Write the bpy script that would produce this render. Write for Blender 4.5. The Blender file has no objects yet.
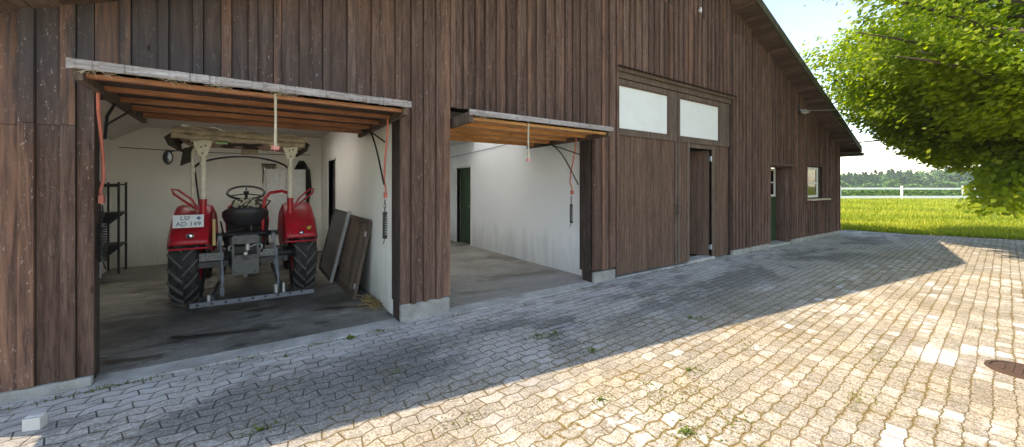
import bpy, math, random
import numpy as np
from mathutils import Vector, Matrix, Euler, noise as mnoise
random.seed(7); RNG = np.random.default_rng(5)
S = bpy.context.scene
COL = S.collection
PI = math.pi

# ------------------------------------------------------------------ mesh helper
class MB:
    def __init__(s): s.v = []; s.f = []; s.mi = []; s.t = []; s.m = 0; s.tint = (0.5, 0.5, 0.5); s.ch = []
    def add(s, vs, fs):
        b = len(s.v); s.ch.append((len(s.v), len(s.f))); s.v += [tuple(p) for p in vs]
        for f in fs:
            s.f.append([b + i for i in f]); s.mi.append(s.m); s.t.append(s.tint)
        return s
    def mm(s, a, b):
        x0, y0, z0 = a; x1, y1, z1 = b
        if x0 > x1: x0, x1 = x1, x0
        if y0 > y1: y0, y1 = y1, y0
        if z0 > z1: z0, z1 = z1, z0
        return s.add([(x0,y0,z0),(x1,y0,z0),(x1,y1,z0),(x0,y1,z0),(x0,y0,z1),(x1,y0,z1),(x1,y1,z1),(x0,y1,z1)],
              [(0,3,2,1),(4,5,6,7),(0,1,5,4),(1,2,6,5),(2,3,7,6),(3,0,4,7)])
    def box(s, c, d, rot=(0,0,0)):
        R = Euler(rot).to_matrix(); c = Vector(c); vs = []
        for z in (-.5,.5):
            for x, y in ((-.5,-.5),(.5,-.5),(.5,.5),(-.5,.5)):
                vs.append(c + R @ Vector((x*d[0], y*d[1], z*d[2])))
        return s.add(vs, [(0,3,2,1),(4,5,6,7),(0,1,5,4),(1,2,6,5),(2,3,7,6),(3,0,4,7)])
    def bar(s, p, q, w, h, up=(0,0,1)):
        p = Vector(p); q = Vector(q); d = (q-p).normalized(); sx = d.cross(Vector(up))
        if sx.length < 1e-4: sx = d.cross(Vector((1,0,0)))
        sx.normalize(); sz = sx.cross(d); vs = []
        for e in (p, q):
            for a, b in ((-1,-1),(1,-1),(1,1),(-1,1)): vs.append(e + sx*a*w/2 + sz*b*h/2)
        return s.add(vs, [(0,1,2,3),(7,6,5,4),(0,4,5,1),(1,5,6,2),(2,6,7,3),(3,7,4,0)])
    def tube(s, pts, r, n=10, closed=False, rs=None):
        pts = [Vector(p) for p in pts]; N = len(pts); rings = []; prev = None
        for i, p in enumerate(pts):
            if closed: d = (pts[(i+1)%N]-pts[i-1]).normalized()
            else: d = (pts[min(i+1,N-1)]-pts[max(i-1,0)]).normalized()
            if prev is None:
                a = Vector((0,0,1)) if abs(d.z) < .9 else Vector((1,0,0))
                u = d.cross(a).normalized()
            else:
                u = (prev - d*prev.dot(d)).normalized()
            prev = u; w = d.cross(u); rr = rs[i] if rs else r
            rings.append([p + (u*math.cos(2*PI*k/n) + w*math.sin(2*PI*k/n))*rr for k in range(n)])
        vs = [q for g in rings for q in g]; fs = []
        for i in range(N if closed else N-1):
            j = (i+1) % N
            for k in range(n): fs.append((i*n+k, i*n+(k+1)%n, j*n+(k+1)%n, j*n+k))
        if not closed: fs.append(tuple(range(n))[::-1]); fs.append(tuple((N-1)*n+k for k in range(n)))
        return s.add(vs, fs)
    def cyl(s, p, q, r, r2=None, n=20):
        return s.tube([p, q], r, n, rs=[r, r if r2 is None else r2])
    def lathe(s, prof, c, axis='x', n=40):
        vs = []; fs = []; m = len(prof)
        for k in range(n):
            a = 2*PI*k/n
            for h, r in prof:
                if axis == 'x': vs.append((c[0]+h, c[1]+r*math.cos(a), c[2]+r*math.sin(a)))
                elif axis == 'y': vs.append((c[0]+r*math.cos(a), c[1]+h, c[2]+r*math.sin(a)))
                else: vs.append((c[0]+r*math.cos(a), c[1]+r*math.sin(a), c[2]+h))
        for k in range(n):
            for i in range(m-1): fs.append((k*m+i, k*m+i+1, ((k+1)%n)*m+i+1, ((k+1)%n)*m+i))
        return s.add(vs, fs)
    def prism(s, poly, y0, y1):        # poly of (x,z) extruded along y
        n = len(poly)
        vs = [(x,y0,z) for x,z in poly] + [(x,y1,z) for x,z in poly]
        return s.add(vs, [tuple(range(n)), tuple(range(2*n-1,n-1,-1))] + [(i,(i+1)%n+0,(i+1)%n+n,i+n)[::-1] for i in range(n)])
    def prismx(s, poly, x0, x1):       # poly of (y,z) extruded along x
        n = len(poly)
        vs = [(x0,y,z) for y,z in poly] + [(x1,y,z) for y,z in poly]
        return s.add(vs, [tuple(range(n)), tuple(range(2*n-1,n-1,-1))] + [(i,(i+1)%n,(i+1)%n+n,i+n)[::-1] for i in range(n)])
    def build(s, name, mat, parent=None, smooth=False, bevel=0, loc=None, fix=True, split=False):
        if split:                                   # every added shape becomes a part of its own
            out = []; ch = s.ch + [(len(s.v), len(s.f))]
            for (v0, f0), (v1, f1) in zip(ch, ch[1:]):
                q = MB(); q.v = s.v[v0:v1]; q.f = [[i-v0 for i in f] for f in s.f[f0:f1]]; q.mi = s.mi[f0:f1]; q.t = s.t[f0:f1]
                out.append(q.build(name, mat, parent, smooth, bevel, loc, fix))
            return out
        me = bpy.data.meshes.new(name); me.from_pydata(s.v, [], s.f)
        mats = mat if isinstance(mat, (list, tuple)) else [mat]
        for m in mats: me.materials.append(m)
        if len(mats) > 1: me.polygons.foreach_set('material_index', s.mi)
        at = me.attributes.new('tint', 'FLOAT_COLOR', 'FACE')
        at.data.foreach_set('color', [c for t in s.t for c in (t[0],t[1],t[2],1)])
        if fix:
            import bmesh
            bm = bmesh.new(); bm.from_mesh(me); bmesh.ops.recalc_face_normals(bm, faces=bm.faces); bm.to_mesh(me); bm.free()
        if smooth:
            me.polygons.foreach_set('use_smooth', [True]*len(me.polygons)); me.set_sharp_from_angle(angle=math.radians(38))
        o = bpy.data.objects.new(name, me); COL.objects.link(o)
        if parent: o.parent = parent
        if loc: o.location = loc
        if bevel:
            b = o.modifiers.new('bevel', 'BEVEL'); b.width = bevel; b.segments = 2; b.limit_method = 'ANGLE'
        return o

def tag(o, label=None, cat=None, group=None, kind=None):
    if label: o['label'] = label
    if cat: o['category'] = cat
    if group: o['group'] = group
    if kind: o['kind'] = kind
    return o
def empty(name, loc, label, cat, group=None, rz=0):
    o = bpy.data.objects.new(name, None); COL.objects.link(o); o.location = loc; o.rotation_euler = (0,0,rz)
    return tag(o, label, cat, group)
def copy_tree(o, parent=None):
    c = o.copy(); COL.objects.link(c)
    if parent: c.parent = parent
    for ch in list(o.children): copy_tree(ch, c)
    return c
def text_mesh(name, s, size, mat, parent, loc, rot, ext=.001):
    cu = bpy.data.curves.new(name, 'FONT'); cu.body = s; cu.size = size; cu.align_x = 'CENTER'; cu.align_y = 'CENTER'; cu.extrude = ext
    tmp = bpy.data.objects.new(name+'_tmp', cu); COL.objects.link(tmp)
    bpy.context.view_layer.update()
    me = bpy.data.meshes.new_from_object(tmp.evaluated_get(bpy.context.evaluated_depsgraph_get()))
    bpy.data.objects.remove(tmp); me.materials.clear(); me.materials.append(mat)
    o = bpy.data.objects.new(name, me); COL.objects.link(o); o.parent = parent; o.location = loc; o.rotation_euler = rot
    return o

# ------------------------------------------------------------------ materials
class G:
    def __init__(s, name):
        s.mat = bpy.data.materials.new(name); s.mat.use_nodes = True; s.nt = s.mat.node_tree
        s.p = s.nt.nodes['Principled BSDF']; s.out = s.nt.nodes['Material Output']
        s.tc = s.nt.nodes.new('ShaderNodeTexCoord')
    def n(s, t): return s.nt.nodes.new(t)
    def L(s, a, b):
        if hasattr(a, 'is_linked') or isinstance(a, bpy.types.NodeSocket): s.nt.links.new(a, b)
        elif isinstance(a, (tuple, list)): b.default_value = tuple(a) + ((1,) if len(a) == 3 and len(b.default_value) == 4 else ())
        else:
            try: b.default_value = a
            except TypeError: b.default_value = (a,)*len(b.default_value)
    @property
    def obj(s): return s.tc.outputs['Object']
    def attr(s, name='tint'):
        a = s.n('ShaderNodeAttribute'); a.attribute_name = name
        x = s.n('ShaderNodeSeparateColor'); s.L(a.outputs['Color'], x.inputs[0]); return x.outputs
    def m(s, op, a, b=None, c=None, clamp=False):
        n = s.n('ShaderNodeMath'); n.operation = op; n.use_clamp = clamp; s.L(a, n.inputs[0])
        if b is not None: s.L(b, n.inputs[1])
        if c is not None: s.L(c, n.inputs[2])
        return n.outputs[0]
    def vm(s, op, a, b):
        n = s.n('ShaderNodeVectorMath'); n.operation = op; s.L(a, n.inputs[0]); s.L(b, n.inputs[1]); return n.outputs[0]
    def xyz(s, v):
        n = s.n('ShaderNodeSeparateXYZ'); s.L(v, n.inputs[0]); return n.outputs
    def comb(s, x, y, z):
        n = s.n('ShaderNodeCombineXYZ'); s.L(x, n.inputs[0]); s.L(y, n.inputs[1]); s.L(z, n.inputs[2]); return n.outputs[0]
    def map(s, v, scale=(1,1,1), rot=(0,0,0), loc=(0,0,0)):
        n = s.n('ShaderNodeMapping'); s.L(v, n.inputs[0]); n.inputs[1].default_value = loc; n.inputs[2].default_value = rot; n.inputs[3].default_value = scale
        return n.outputs[0]
    def noise(s, v, scale, detail=4, rough=.55, dist=0):
        n = s.n('ShaderNodeTexNoise'); s.L(v, n.inputs['Vector']); n.inputs['Scale'].default_value = scale
        n.inputs['Detail'].default_value = detail; n.inputs['Roughness'].default_value = rough; n.inputs['Distortion'].default_value = dist
        return n.outputs[0]
    def white(s, v):
        n = s.n('ShaderNodeTexWhiteNoise'); s.L(v, n.inputs['Vector']); return n.outputs
    def vor(s, v, scale, feat='F1'):
        n = s.n('ShaderNodeTexVoronoi'); n.feature = feat; s.L(v, n.inputs['Vector']); n.inputs['Scale'].default_value = scale; return n.outputs
    def ramp(s, f, stops):
        n = s.n('ShaderNodeValToRGB'); s.L(f, n.inputs[0]); e = n.color_ramp.elements
        while len(e) < len(stops): e.new(.5)
        for i, (p, c) in enumerate(stops):
            e[i].position = p; e[i].color = (c,c,c,1) if not isinstance(c, tuple) else c + (1,)
        return n.outputs[0]
    def mix(s, f, a, b, blend='MIX'):
        n = s.n('ShaderNodeMix'); n.data_type = 'RGBA'; n.blend_type = blend
        s.L(f, n.inputs[0]); s.L(a, n.inputs[6]); s.L(b, n.inputs[7]); return n.outputs[2]
    def bump(s, h, strength=.5, dist=.01, prev=None):
        n = s.n('ShaderNodeBump'); s.L(h, n.inputs['Height']); n.inputs['Strength'].default_value = strength; n.inputs['Distance'].default_value = dist
        if prev is not None: s.L(prev, n.inputs['Normal'])
        return n.outputs[0]
    def fin(s, col, rough=.8, metal=0, nrm=None, spec=None, **kw):
        s.L(col, s.p.inputs['Base Color']); s.L(rough, s.p.inputs['Roughness']); s.L(metal, s.p.inputs['Metallic'])
        if nrm is not None: s.L(nrm, s.p.inputs['Normal'])
        if spec is not None: s.L(spec, s.p.inputs['Specular IOR Level'])
        for k, v in kw.items(): s.L(v, s.p.inputs[k.replace('_', ' ')])
        return s.mat

def wood(name, a, b, c, weather=None, scale=1.0, bumps=.5, axis='z', flecks=0, rough=.85, spec=.25):
    g = G(name); t = g.attr(); o = g.obj
    off = g.comb(g.m('MULTIPLY', t[1], 31.0), g.m('MULTIPLY', t[1], 17.0), g.m('MULTIPLY', t[1], 53.0))
    sc = {'z': (14,14,.9), 'x': (.9,14,14), 'y': (14,.9,14)}[axis]
    v = g.vm('ADD', o, off)
    vs = g.map(v, tuple(k*scale for k in sc))
    n1 = g.noise(vs, 1.6, 6, .62, .5); n2 = g.noise(vs, 6, 4, .7, .2); n3 = g.noise(g.map(v, (2.5,2.5,.8)), 1.1, 4, .6)
    col = g.ramp(n1, [(.28, a), (.5, b), (.72, c)])
    col = g.mix(g.m('MULTIPLY', g.ramp(n2, [(.45, 0.0), (.62, 1.0)]), .5), col, tuple(k*.45 for k in a))
    # board to board difference
    val = g.m('MULTIPLY_ADD', t[0], .52, .72)
    col = g.mix(1.0, col, g.comb(val, val, val), 'MULTIPLY')
    col = g.mix(g.ramp(n3, [(.4, 0.0), (.7, .55)]), col, g.mix(1.0, col, (.62,.58,.6), 'MULTIPLY'))
    if weather: col = weather(g, col, v, n1, n2, t)
    if flecks:
        fl = g.noise(g.map(v, (13,13,4.5)), 4.0, 5, .78, .4); zone = g.noise(g.map(v, (1.3,1.3,.6)), 1.0, 2)
        fm = g.m('MULTIPLY', g.ramp(fl, [(.61, 0.0), (.65, 1.0)]), g.ramp(zone, [(.42, 0.0), (.58, 1.0)]))
        col = g.mix(g.m('MULTIPLY', fm, flecks), col, (.52,.42,.36))
        kn = g.vor(g.map(v, (5,5,1.6)), 1.3); km = g.ramp(kn['Distance'], [(.045, 1.0), (.09, 0.0)])
        col = g.mix(g.m('MULTIPLY', km, .75), col, (.02,.013,.01))
    h = g.m('ADD', g.m('MULTIPLY', n2, .6), n1)
    return g.fin(col, rough, 0, g.bump(h, bumps, .006), spec)

AXO = 0.0
def siding_weather(g, col, v, n1, n2, t):
    p = g.xyz(g.obj)
    # the left boards are blacker and greyer, the lower and right ones redder (old stain worn unevenly)
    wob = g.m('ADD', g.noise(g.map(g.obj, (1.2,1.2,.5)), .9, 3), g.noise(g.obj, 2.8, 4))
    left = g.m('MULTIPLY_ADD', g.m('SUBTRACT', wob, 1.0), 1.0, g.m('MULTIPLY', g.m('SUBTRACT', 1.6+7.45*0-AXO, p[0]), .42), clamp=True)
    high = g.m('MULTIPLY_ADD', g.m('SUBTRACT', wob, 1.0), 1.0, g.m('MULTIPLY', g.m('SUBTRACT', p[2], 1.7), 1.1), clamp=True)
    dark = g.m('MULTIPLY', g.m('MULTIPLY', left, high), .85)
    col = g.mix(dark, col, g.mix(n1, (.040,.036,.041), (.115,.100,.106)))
    # warm boards where stain has worn off
    warm = g.m('MULTIPLY', g.ramp(t[2], [(.80, 0.0), (.9, 1.0)]), g.ramp(n1, [(.4, 0.0), (.7, .75)]))
    col = g.mix(warm, col, (.30,.145,.09))
    # pale scraped streaks
    sk = g.noise(g.map(v, (30,30,2.2)), 1.4, 5, .7, .6); z2 = g.noise(g.map(v, (1.7,1.7,1.2)), 1.3, 2)
    sm = g.m('MULTIPLY', g.ramp(sk, [(.58, 0.0), (.68, .8)]), g.ramp(z2, [(.50, 0.0), (.64, .8)]))
    return g.mix(sm, col, (.30,.21,.17))

def simple(name, col, rough=.6, metal=0, var=.25, scale=6, bumps=.15, spec=.5, dirt=None, dirtamt=.4, **kw):
    g = G(name); n = g.noise(g.obj, scale, 5, .6); c2 = tuple(k*(1-var) for k in col)
    c = g.mix(g.ramp(n, [(.3, 0.0), (.7, 1.0)]), c2, col)
    if dirt:
        d = g.noise(g.obj, scale*2.3, 6, .7, .5); c = g.mix(g.m('MULTIPLY', g.ramp(d, [(.48, 0.0), (.66, 1.0)]), dirtamt), c, dirt)
    return g.fin(c, g.m('MULTIPLY_ADD', n, .2, rough-.1), metal, g.bump(g.noise(g.obj, scale*8, 3), bumps, .003) if bumps else None, spec, **kw)

M = {}
M['siding'] = wood('siding_wood', (.092,.050,.037), (.165,.096,.073), (.255,.157,.122), siding_weather, flecks=.75)
M['door_wood'] = wood('door_wood', (.105,.060,.043), (.165,.098,.070), (.235,.145,.105), None, flecks=.35)
M['dark_wood'] = wood('dark_wood', (.04,.028,.024), (.07,.05,.042), (.12,.088,.075), None, flecks=.5)
M['trim_wood'] = wood('trim_wood', (.10,.07,.055), (.16,.115,.09), (.24,.175,.14), None, flecks=.4)
M['soffit_wood'] = wood('soffit_wood', (.10,.065,.05), (.16,.11,.085), (.22,.15,.12), None, axis='y', flecks=.2)
M['orange_wood'] = wood('orange_board', (.52,.22,.08), (.76,.38,.15), (.90,.54,.26), None, axis='x', flecks=.25, rough=.6)
M['brown_wood'] = wood('brown_board', (.24,.095,.05), (.42,.18,.09), (.56,.28,.155), None, axis='x', flecks=.4, rough=.6)
M['edge_wood'] = wood('weathered_edge', (.22,.18,.155), (.38,.34,.33), (.52,.485,.49), None, axis='x', flecks=.6)
M['grey_wood'] = wood('grey_plank', (.12,.085,.06), (.22,.165,.12), (.34,.28,.22), None, flecks=.6)
M['pale_wood'] = wood('pale_wood', (.5,.42,.30), (.66,.58,.44), (.76,.69,.56), None, scale=2)

def plaster(name, col, stain, low=True):
    g = G(name); o = g.obj; p = g.xyz(o)
    n = g.noise(o, 1.3, 6, .6); n2 = g.noise(g.map(o, (3,3,.7)), 1.6, 6, .65, .5); n3 = g.noise(o, 9, 6, .7)
    c = g.mix(g.ramp(n, [(.35, 0.0), (.7, .35)]), col, stain)
    if low:
        lo = g.m('MULTIPLY', g.m('SUBTRACT', g.m('MULTIPLY_ADD', n2, 1.1, .15), p[2]), 1.2, clamp=True)
        c = g.mix(g.m('MULTIPLY', lo, .85), c, tuple(k*.62 for k in stain))
    c = g.mix(g.ramp(n3, [(.66, 0.0), (.74, .45)]), c, tuple(k*.5 for k in stain))
    return g.fin(c, .92, 0, g.bump(g.m('ADD', n3, g.noise(o, 3, 4)), .35, .012), .2)
M['plaster'] = plaster('limewashed_plaster', (.90,.90,.85), (.72,.72,.64))
M['plaster_white'] = plaster('white_plaster', (.90,.92,.94), (.82,.84,.85))
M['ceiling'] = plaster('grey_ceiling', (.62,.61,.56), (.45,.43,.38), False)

def concrete(name, a, b, wet=None, scale=1.0, rough=.85):
    g = G(name); o = g.obj; n = g.noise(o, 1.1*scale, 7, .62, .3); n2 = g.noise(o, 14*scale, 5, .7); n3 = g.vor(o, 160*scale)['Distance']
    c = g.mix(g.ramp(n, [(.32, 0.0), (.68, 1.0)]), a, b)
    c = g.mix(g.ramp(n2, [(.55, 0.0), (.75, .5)]), c, tuple(k*.55 for k in a))
    c = g.mix(g.ramp(g.noise(o, 40, 3, .6), [(.62, 0.0), (.72, .5)]), c, tuple(min(k*1.6, .8) for k in b))
    r = rough
    if wet:
        w = g.ramp(g.noise(g.map(o, (.8,1.5,1), loc=wet[2]), wet[0], 5, .65, .6), [(wet[1], 0.0), (wet[1]+.07, 1.0)])
        c = g.mix(w, c, g.mix(1.0, c, wet[3], 'MULTIPLY')); r = g.mix(w, (rough,)*3, (.32,)*3)
    if wet:                                              # chalky tracks and spilled dirt
        tr_ = g.m('MULTIPLY', g.ramp(g.noise(g.map(o, (.35,2.4,1), rot=(0,0,.15)), 2.6, 8, .8, 1.2), [(.52, 0.0), (.62, 1.0)]), g.ramp(g.noise(o, 1.2, 2), [(.42, 0.0), (.6, 1.0)]))
        c = g.mix(g.m('MULTIPLY', tr_, .55), c, tuple(min(.5, k*2.2) for k in b))
    return g.fin(c, r, 0, g.bump(g.m('ADD', n2, g.m('MULTIPLY', n3, .4)), .35, .01), .35)
M['floor_dark'] = concrete('oily_concrete', (.085,.08,.07), (.30,.285,.25), (1.6,.53,(2.2,.4,0),(.12,.115,.11)))
M['floor_grey'] = concrete('garage_concrete', (.24,.225,.20), (.36,.34,.31), (.9,.56,(.3,.9,0),(.35,.32,.29)))
M['concrete'] = concrete('plinth_concrete', (.24,.23,.21), (.42,.41,.38), None, 3)
M['sill'] = concrete('threshold_concrete', (.30,.29,.27), (.56,.55,.52), None, 3)

def pavers():
    g = G('zigzag_pavers'); o = g.obj
    v = g.map(o, rot=(0,0,math.radians(-3.5)))
    big = g.noise(o, .7, 3)
    p = g.xyz(v)
    wobx = g.m('MULTIPLY', g.m('SUBTRACT', g.noise(o, 2.1, 2), .5), .05)
    x = g.m('ADD', p[0], wobx); y = g.m('ADD', p[1], g.m('MULTIPLY', g.m('SUBTRACT', g.noise(g.vm('ADD', o, (7,3,0)), 1.7, 2), .5), .05))
    near0 = g.m('MULTIPLY', g.m('SUBTRACT', 5.0, p[0]), .25, clamp=True)
    Lx, Ly = .185, .108
    def tri(a, period, amp, sharp=1.6):       # clipped triangle wave: short slanted, long flat
        q = g.m('PINGPONG', a, period/2)
        q = g.m('MULTIPLY', g.m('SUBTRACT', q, period/4), sharp*4/period)
        q = g.m('MINIMUM', g.m('MAXIMUM', q, -1.0), 1.0)
        return g.m('MULTIPLY', q, amp)
    y2 = g.m('ADD', y, g.m('ADD', tri(x, Lx, g.m('MULTIPLY_ADD', near0, .010, .001), 1.5), tri(x, Lx/2.5, g.m('MULTIPLY_ADD', near0, -.004, .004), 1.2)))
    row = g.m('FLOOR', g.m('DIVIDE', y2, Ly))
    x2 = g.m('ADD', x, g.m('MULTIPLY', row, Lx/2))
    x3 = g.m('ADD', x2, tri(y2, Ly*2, g.m('MULTIPLY_ADD', near0, .006, .003), 1.3))
    colm = g.m('FLOOR', g.m('DIVIDE', x3, Lx))
    fx = g.m('FRACT', g.m('DIVIDE', x3, Lx)); fy = g.m('FRACT', g.m('DIVIDE', y2, Ly))
    dx = g.m('MULTIPLY', g.m('MINIMUM', fx, g.m('SUBTRACT', 1.0, fx)), Lx)
    dy = g.m('MULTIPLY', g.m('MINIMUM', fy, g.m('SUBTRACT', 1.0, fy)), Ly)
    d = g.m('SMOOTH_MIN', dx, dy, .008)
    edge = g.noise(o, 55, 3, .6)
    d = g.m('ADD', d, g.m('MULTIPLY', g.m('SUBTRACT', edge, .5), .009)); d = g.m('ADD', d, g.m('MULTIPLY', g.m('SUBTRACT', g.noise(o, 1.6, 3), .47), .010))
    stone = g.ramp(g.m('MULTIPLY', d, 100.0), [(.22, 0.0), (.50, 1.0)])
    wh = g.white(g.comb(row, colm, 0.0)); rnd = wh['Value']
    fine = g.noise(o, 85, 3, .8); mid = g.noise(o, 26, 5, .7); lrg = g.noise(o, .55, 4, .6, .4); lrg2 = g.noise(g.vm('ADD', o, (13,5,0)), 1.3, 4, .6)
    # bare aggregate stones, light ones crusted with lime
    c = g.mix(mid, (.21,.18,.14), (.49,.435,.35))
    c = g.mix(g.ramp(fine, [(.44, 0.0), (.58, .85)]), c, (.52,.47,.38))
    c = g.mix(g.ramp(g.noise(o, 70, 4, .75), [(.50, 0.0), (.62, .85)]), c, (.16,.115,.07))
    sp1 = g.white(g.map(g.vor(o, 120)['Position'], (1,1,1)))['Value']; sp2 = g.white(g.vor(g.vm('ADD', o, (3,3,0)), 60)['Position'])['Value']
    spk = g.m('MULTIPLY_ADD', sp1, .55, g.m('MULTIPLY_ADD', sp2, .45, .50))
    c = g.mix(1.0, c, g.comb(spk, spk, spk), 'MULTIPLY')
    val = g.m('MULTIPLY_ADD', rnd, .34, .80); c = g.mix(1.0, c, g.comb(val, val, val), 'MULTIPLY')
    zone = g.ramp(lrg2, [(.53, 0.0), (.63, 1.0)])
    blot = g.m('MULTIPLY', g.ramp(g.noise(g.vm('ADD', o, (4,9,0)), .9, 2), [(.50, 0.0), (.62, 1.0)]), g.ramp(g.noise(o, 7, 6, .75), [(.50, 0.0), (.56, 1.0)]))
    c = g.mix(g.m('MULTIPLY', blot, .7), c, (.60,.585,.55))
    lime = g.m('MULTIPLY', g.m('MAXIMUM', g.m('MULTIPLY', g.ramp(rnd, [(.50, 0.0), (.62, 1.0)]), zone), g.m('MULTIPLY', g.ramp(rnd, [(.985, 0.0), (.995, .7)]), 1.0)), g.ramp(mid, [(.38, .35), (.55, 1.0)]))
    c = g.mix(lime, c, (.62,.61,.60))
    tan = g.ramp(lrg, [(.45, 0.0), (.62, .6)]); c = g.mix(tan, c, g.mix(1.0, c, (.98,.89,.76), 'MULTIPLY'))
    # strip by the barn: foot- and wheel-worn, barn's shade painted in as grey; dark oily stains, pale dusty drifts
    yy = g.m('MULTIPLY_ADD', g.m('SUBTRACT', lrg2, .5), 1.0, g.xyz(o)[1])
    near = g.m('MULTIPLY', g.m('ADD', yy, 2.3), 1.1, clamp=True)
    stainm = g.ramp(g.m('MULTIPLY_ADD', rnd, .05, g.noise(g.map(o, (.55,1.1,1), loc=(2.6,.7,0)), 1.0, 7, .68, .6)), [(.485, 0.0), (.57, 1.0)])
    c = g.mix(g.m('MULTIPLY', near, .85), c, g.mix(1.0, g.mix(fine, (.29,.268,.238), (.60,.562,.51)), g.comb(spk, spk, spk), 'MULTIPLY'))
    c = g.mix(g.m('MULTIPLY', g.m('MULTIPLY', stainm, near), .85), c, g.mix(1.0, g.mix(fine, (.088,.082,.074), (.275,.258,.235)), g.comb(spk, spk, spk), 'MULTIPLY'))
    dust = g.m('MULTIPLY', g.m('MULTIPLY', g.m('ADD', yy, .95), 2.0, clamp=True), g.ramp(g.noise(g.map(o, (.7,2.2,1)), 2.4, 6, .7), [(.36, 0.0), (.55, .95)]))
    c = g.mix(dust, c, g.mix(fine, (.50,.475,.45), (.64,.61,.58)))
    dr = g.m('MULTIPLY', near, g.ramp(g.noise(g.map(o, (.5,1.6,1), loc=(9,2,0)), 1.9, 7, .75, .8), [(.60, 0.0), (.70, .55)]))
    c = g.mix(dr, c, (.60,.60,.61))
    # joints: sand, moss
    moss = g.ramp(g.noise(g.vm('ADD', o, (3,1,0)), 5, 4, .7), [(.40, 0.0), (.60, 1.0)])
    j = g.mix(moss, (.24,.155,.075), (.21,.16,.04))
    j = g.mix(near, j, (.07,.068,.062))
    fill = g.m('MULTIPLY', g.ramp(g.noise(o, 9, 4, .65), [(.48, 0.0), (.6, .85)]), g.m('MULTIPLY', dust, 1.0))
    stone = g.m('MAXIMUM', stone, fill)
    c = g.mix(stone, j, c)
    # moss spilling over
    mz = g.m('MULTIPLY', g.ramp(g.noise(g.vm('ADD', o, (1,8,0)), 2.0, 2), [(.46, 0.0), (.58, 1.0)]), g.ramp(g.m('MULTIPLY', d, 40.0), [(.35, 1.0), (1.0, 0.0)]))
    c = g.mix(g.m('MULTIPLY', g.m('MULTIPLY', mz, g.ramp(g.noise(o, 30, 3), [(.42, 0.0), (.55, .9)])), g.m('SUBTRACT', 1.0, g.m('MULTIPLY', near, .7))), c, (.21,.145,.045))
    wear = g.ramp(g.noise(g.map(o, (1,1,1), loc=(5,5,0)), .45, 5, .6), [(.35, .82), (.65, 1.08)])
    c = g.mix(1.0, c, wear, 'MULTIPLY')
    h = g.m('ADD', g.m('MULTIPLY', stone, 1.0), g.m('MULTIPLY', fine, .22)); h = g.m('ADD', h, g.m('MULTIPLY', rnd, .25))
    return g.fin(c, .88, 0, g.bump(h, .8, .012), .25)
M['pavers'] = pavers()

def grassy():
    g = G('meadow_ground'); o = g.obj; n = g.noise(o, .25, 5, .6); n2 = g.noise(o, 3, 6, .7); n3 = g.noise(g.map(o,(1,1,1)), 40, 3, .7)
    c = g.mix(n, (.14,.20,.02), (.26,.28,.03)); c = g.mix(g.ramp(n2, [(.5, 0.0), (.7, .7)]), c, (.34,.33,.05))
    c = g.mix(g.ramp(n3, [(.5, 0.0), (.7, .6)]), c, (.08,.13,.02))
    return g.fin(c, .9, 0, g.bump(g.m('ADD', n3, n2), .7, .06), .1)
M['meadow'] = grassy()
def leafy(name, a, b, c3, trans=.45, rough=.5):
    g = G(name); t = g.attr(); n = g.noise(g.obj, .9, 3)
    c = g.ramp(g.m('ADD', g.m('MULTIPLY', t[0], .6), g.m('MULTIPLY', n, .4)), [(.2, a), (.5, b), (.8, c3)])
    g.fin(c, rough, 0, None, .35)
    tr = g.n('ShaderNodeBsdfTranslucent'); g.L(g.mix(1.0, c, (1.5,1.45,.6), 'MULTIPLY'), tr.inputs[0])
    ms = g.n('ShaderNodeMixShader'); ms.inputs[0].default_value = trans
    g.nt.links.new(g.p.outputs[0], ms.inputs[1]); g.nt.links.new(tr.outputs[0], ms.inputs[2]); g.nt.links.new(ms.outputs[0], g.out.inputs[0])
    return g.mat
M['leaf'] = leafy('linden_leaf', (.11,.19,.018), (.22,.32,.022), (.40,.46,.05), .66)
M['grass'] = leafy('grass_blade', (.14,.21,.02), (.28,.34,.03), (.50,.48,.07), .4, .6)
M['weed'] = leafy('weed_leaf', (.08,.12,.025), (.14,.19,.04), (.2,.25,.05), .3)
M['forest'] = leafy('far_forest', (.025,.075,.02), (.055,.135,.03), (.11,.21,.05), .1, .9)
M['bark'] = simple('bark', (.14,.11,.085), .9, 0, .5, 5, .8, .1)
M['straw'] = simple('straw', (.45,.31,.13), .9, 0, .4, 30, .3, .2)

M['red'] = simple('red_paint', (.62,.012,.03), .32, 0, .30, 4, .08, .5, (.22,.06,.05), .45)
M['rod_red'] = simple('faded_red_paint', (.62,.17,.12), .55, 0, .25, 9, .1, .4, (.25,.09,.06), .35)
M['post_white'] = simple('cream_paint', (.80,.76,.64), .45, 0, .12, 8, .08, .4, (.30,.24,.15), .35)
M['black'] = simple('black_metal', (.022,.021,.022), .5, 0, .3, 8, .15, .4)
M['rubber'] = simple('tyre_rubber', (.035,.034,.036), .78, 0, .35, 7, .25, .3, (.13,.12,.105), .5)
M['lug'] = simple('dusty_tyre_lug', (.17,.165,.155), .8, 0, .35, 9, .25, .3, (.06,.055,.05), .5)
M['steel'] = simple('greasy_steel', (.075,.075,.078), .45, .5, .4, 10, .25, .5, (.05,.045,.04), .6)
M['blue_steel'] = simple('blue_grey_steel', (.17,.19,.225), .45, .35, .3, 14, .2, .5, (.09,.08,.075), .5)
M['cast'] = simple('grey_casting', (.15,.15,.145), .55, .1, .3, 12, .3, .4, (.07,.065,.06), .55)
M['galv'] = simple('galvanised', (.50,.52,.54), .4, .6, .2, 12, .1, .5)
M['rust'] = simple('rusty_iron', (.11,.065,.045), .85, .1, .4, 18, .5, .3, (.12,.065,.045), .6)
M['seat'] = simple('seat_vinyl', (.038,.038,.043), .42, 0, .3, 5, .1, .4)
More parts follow.
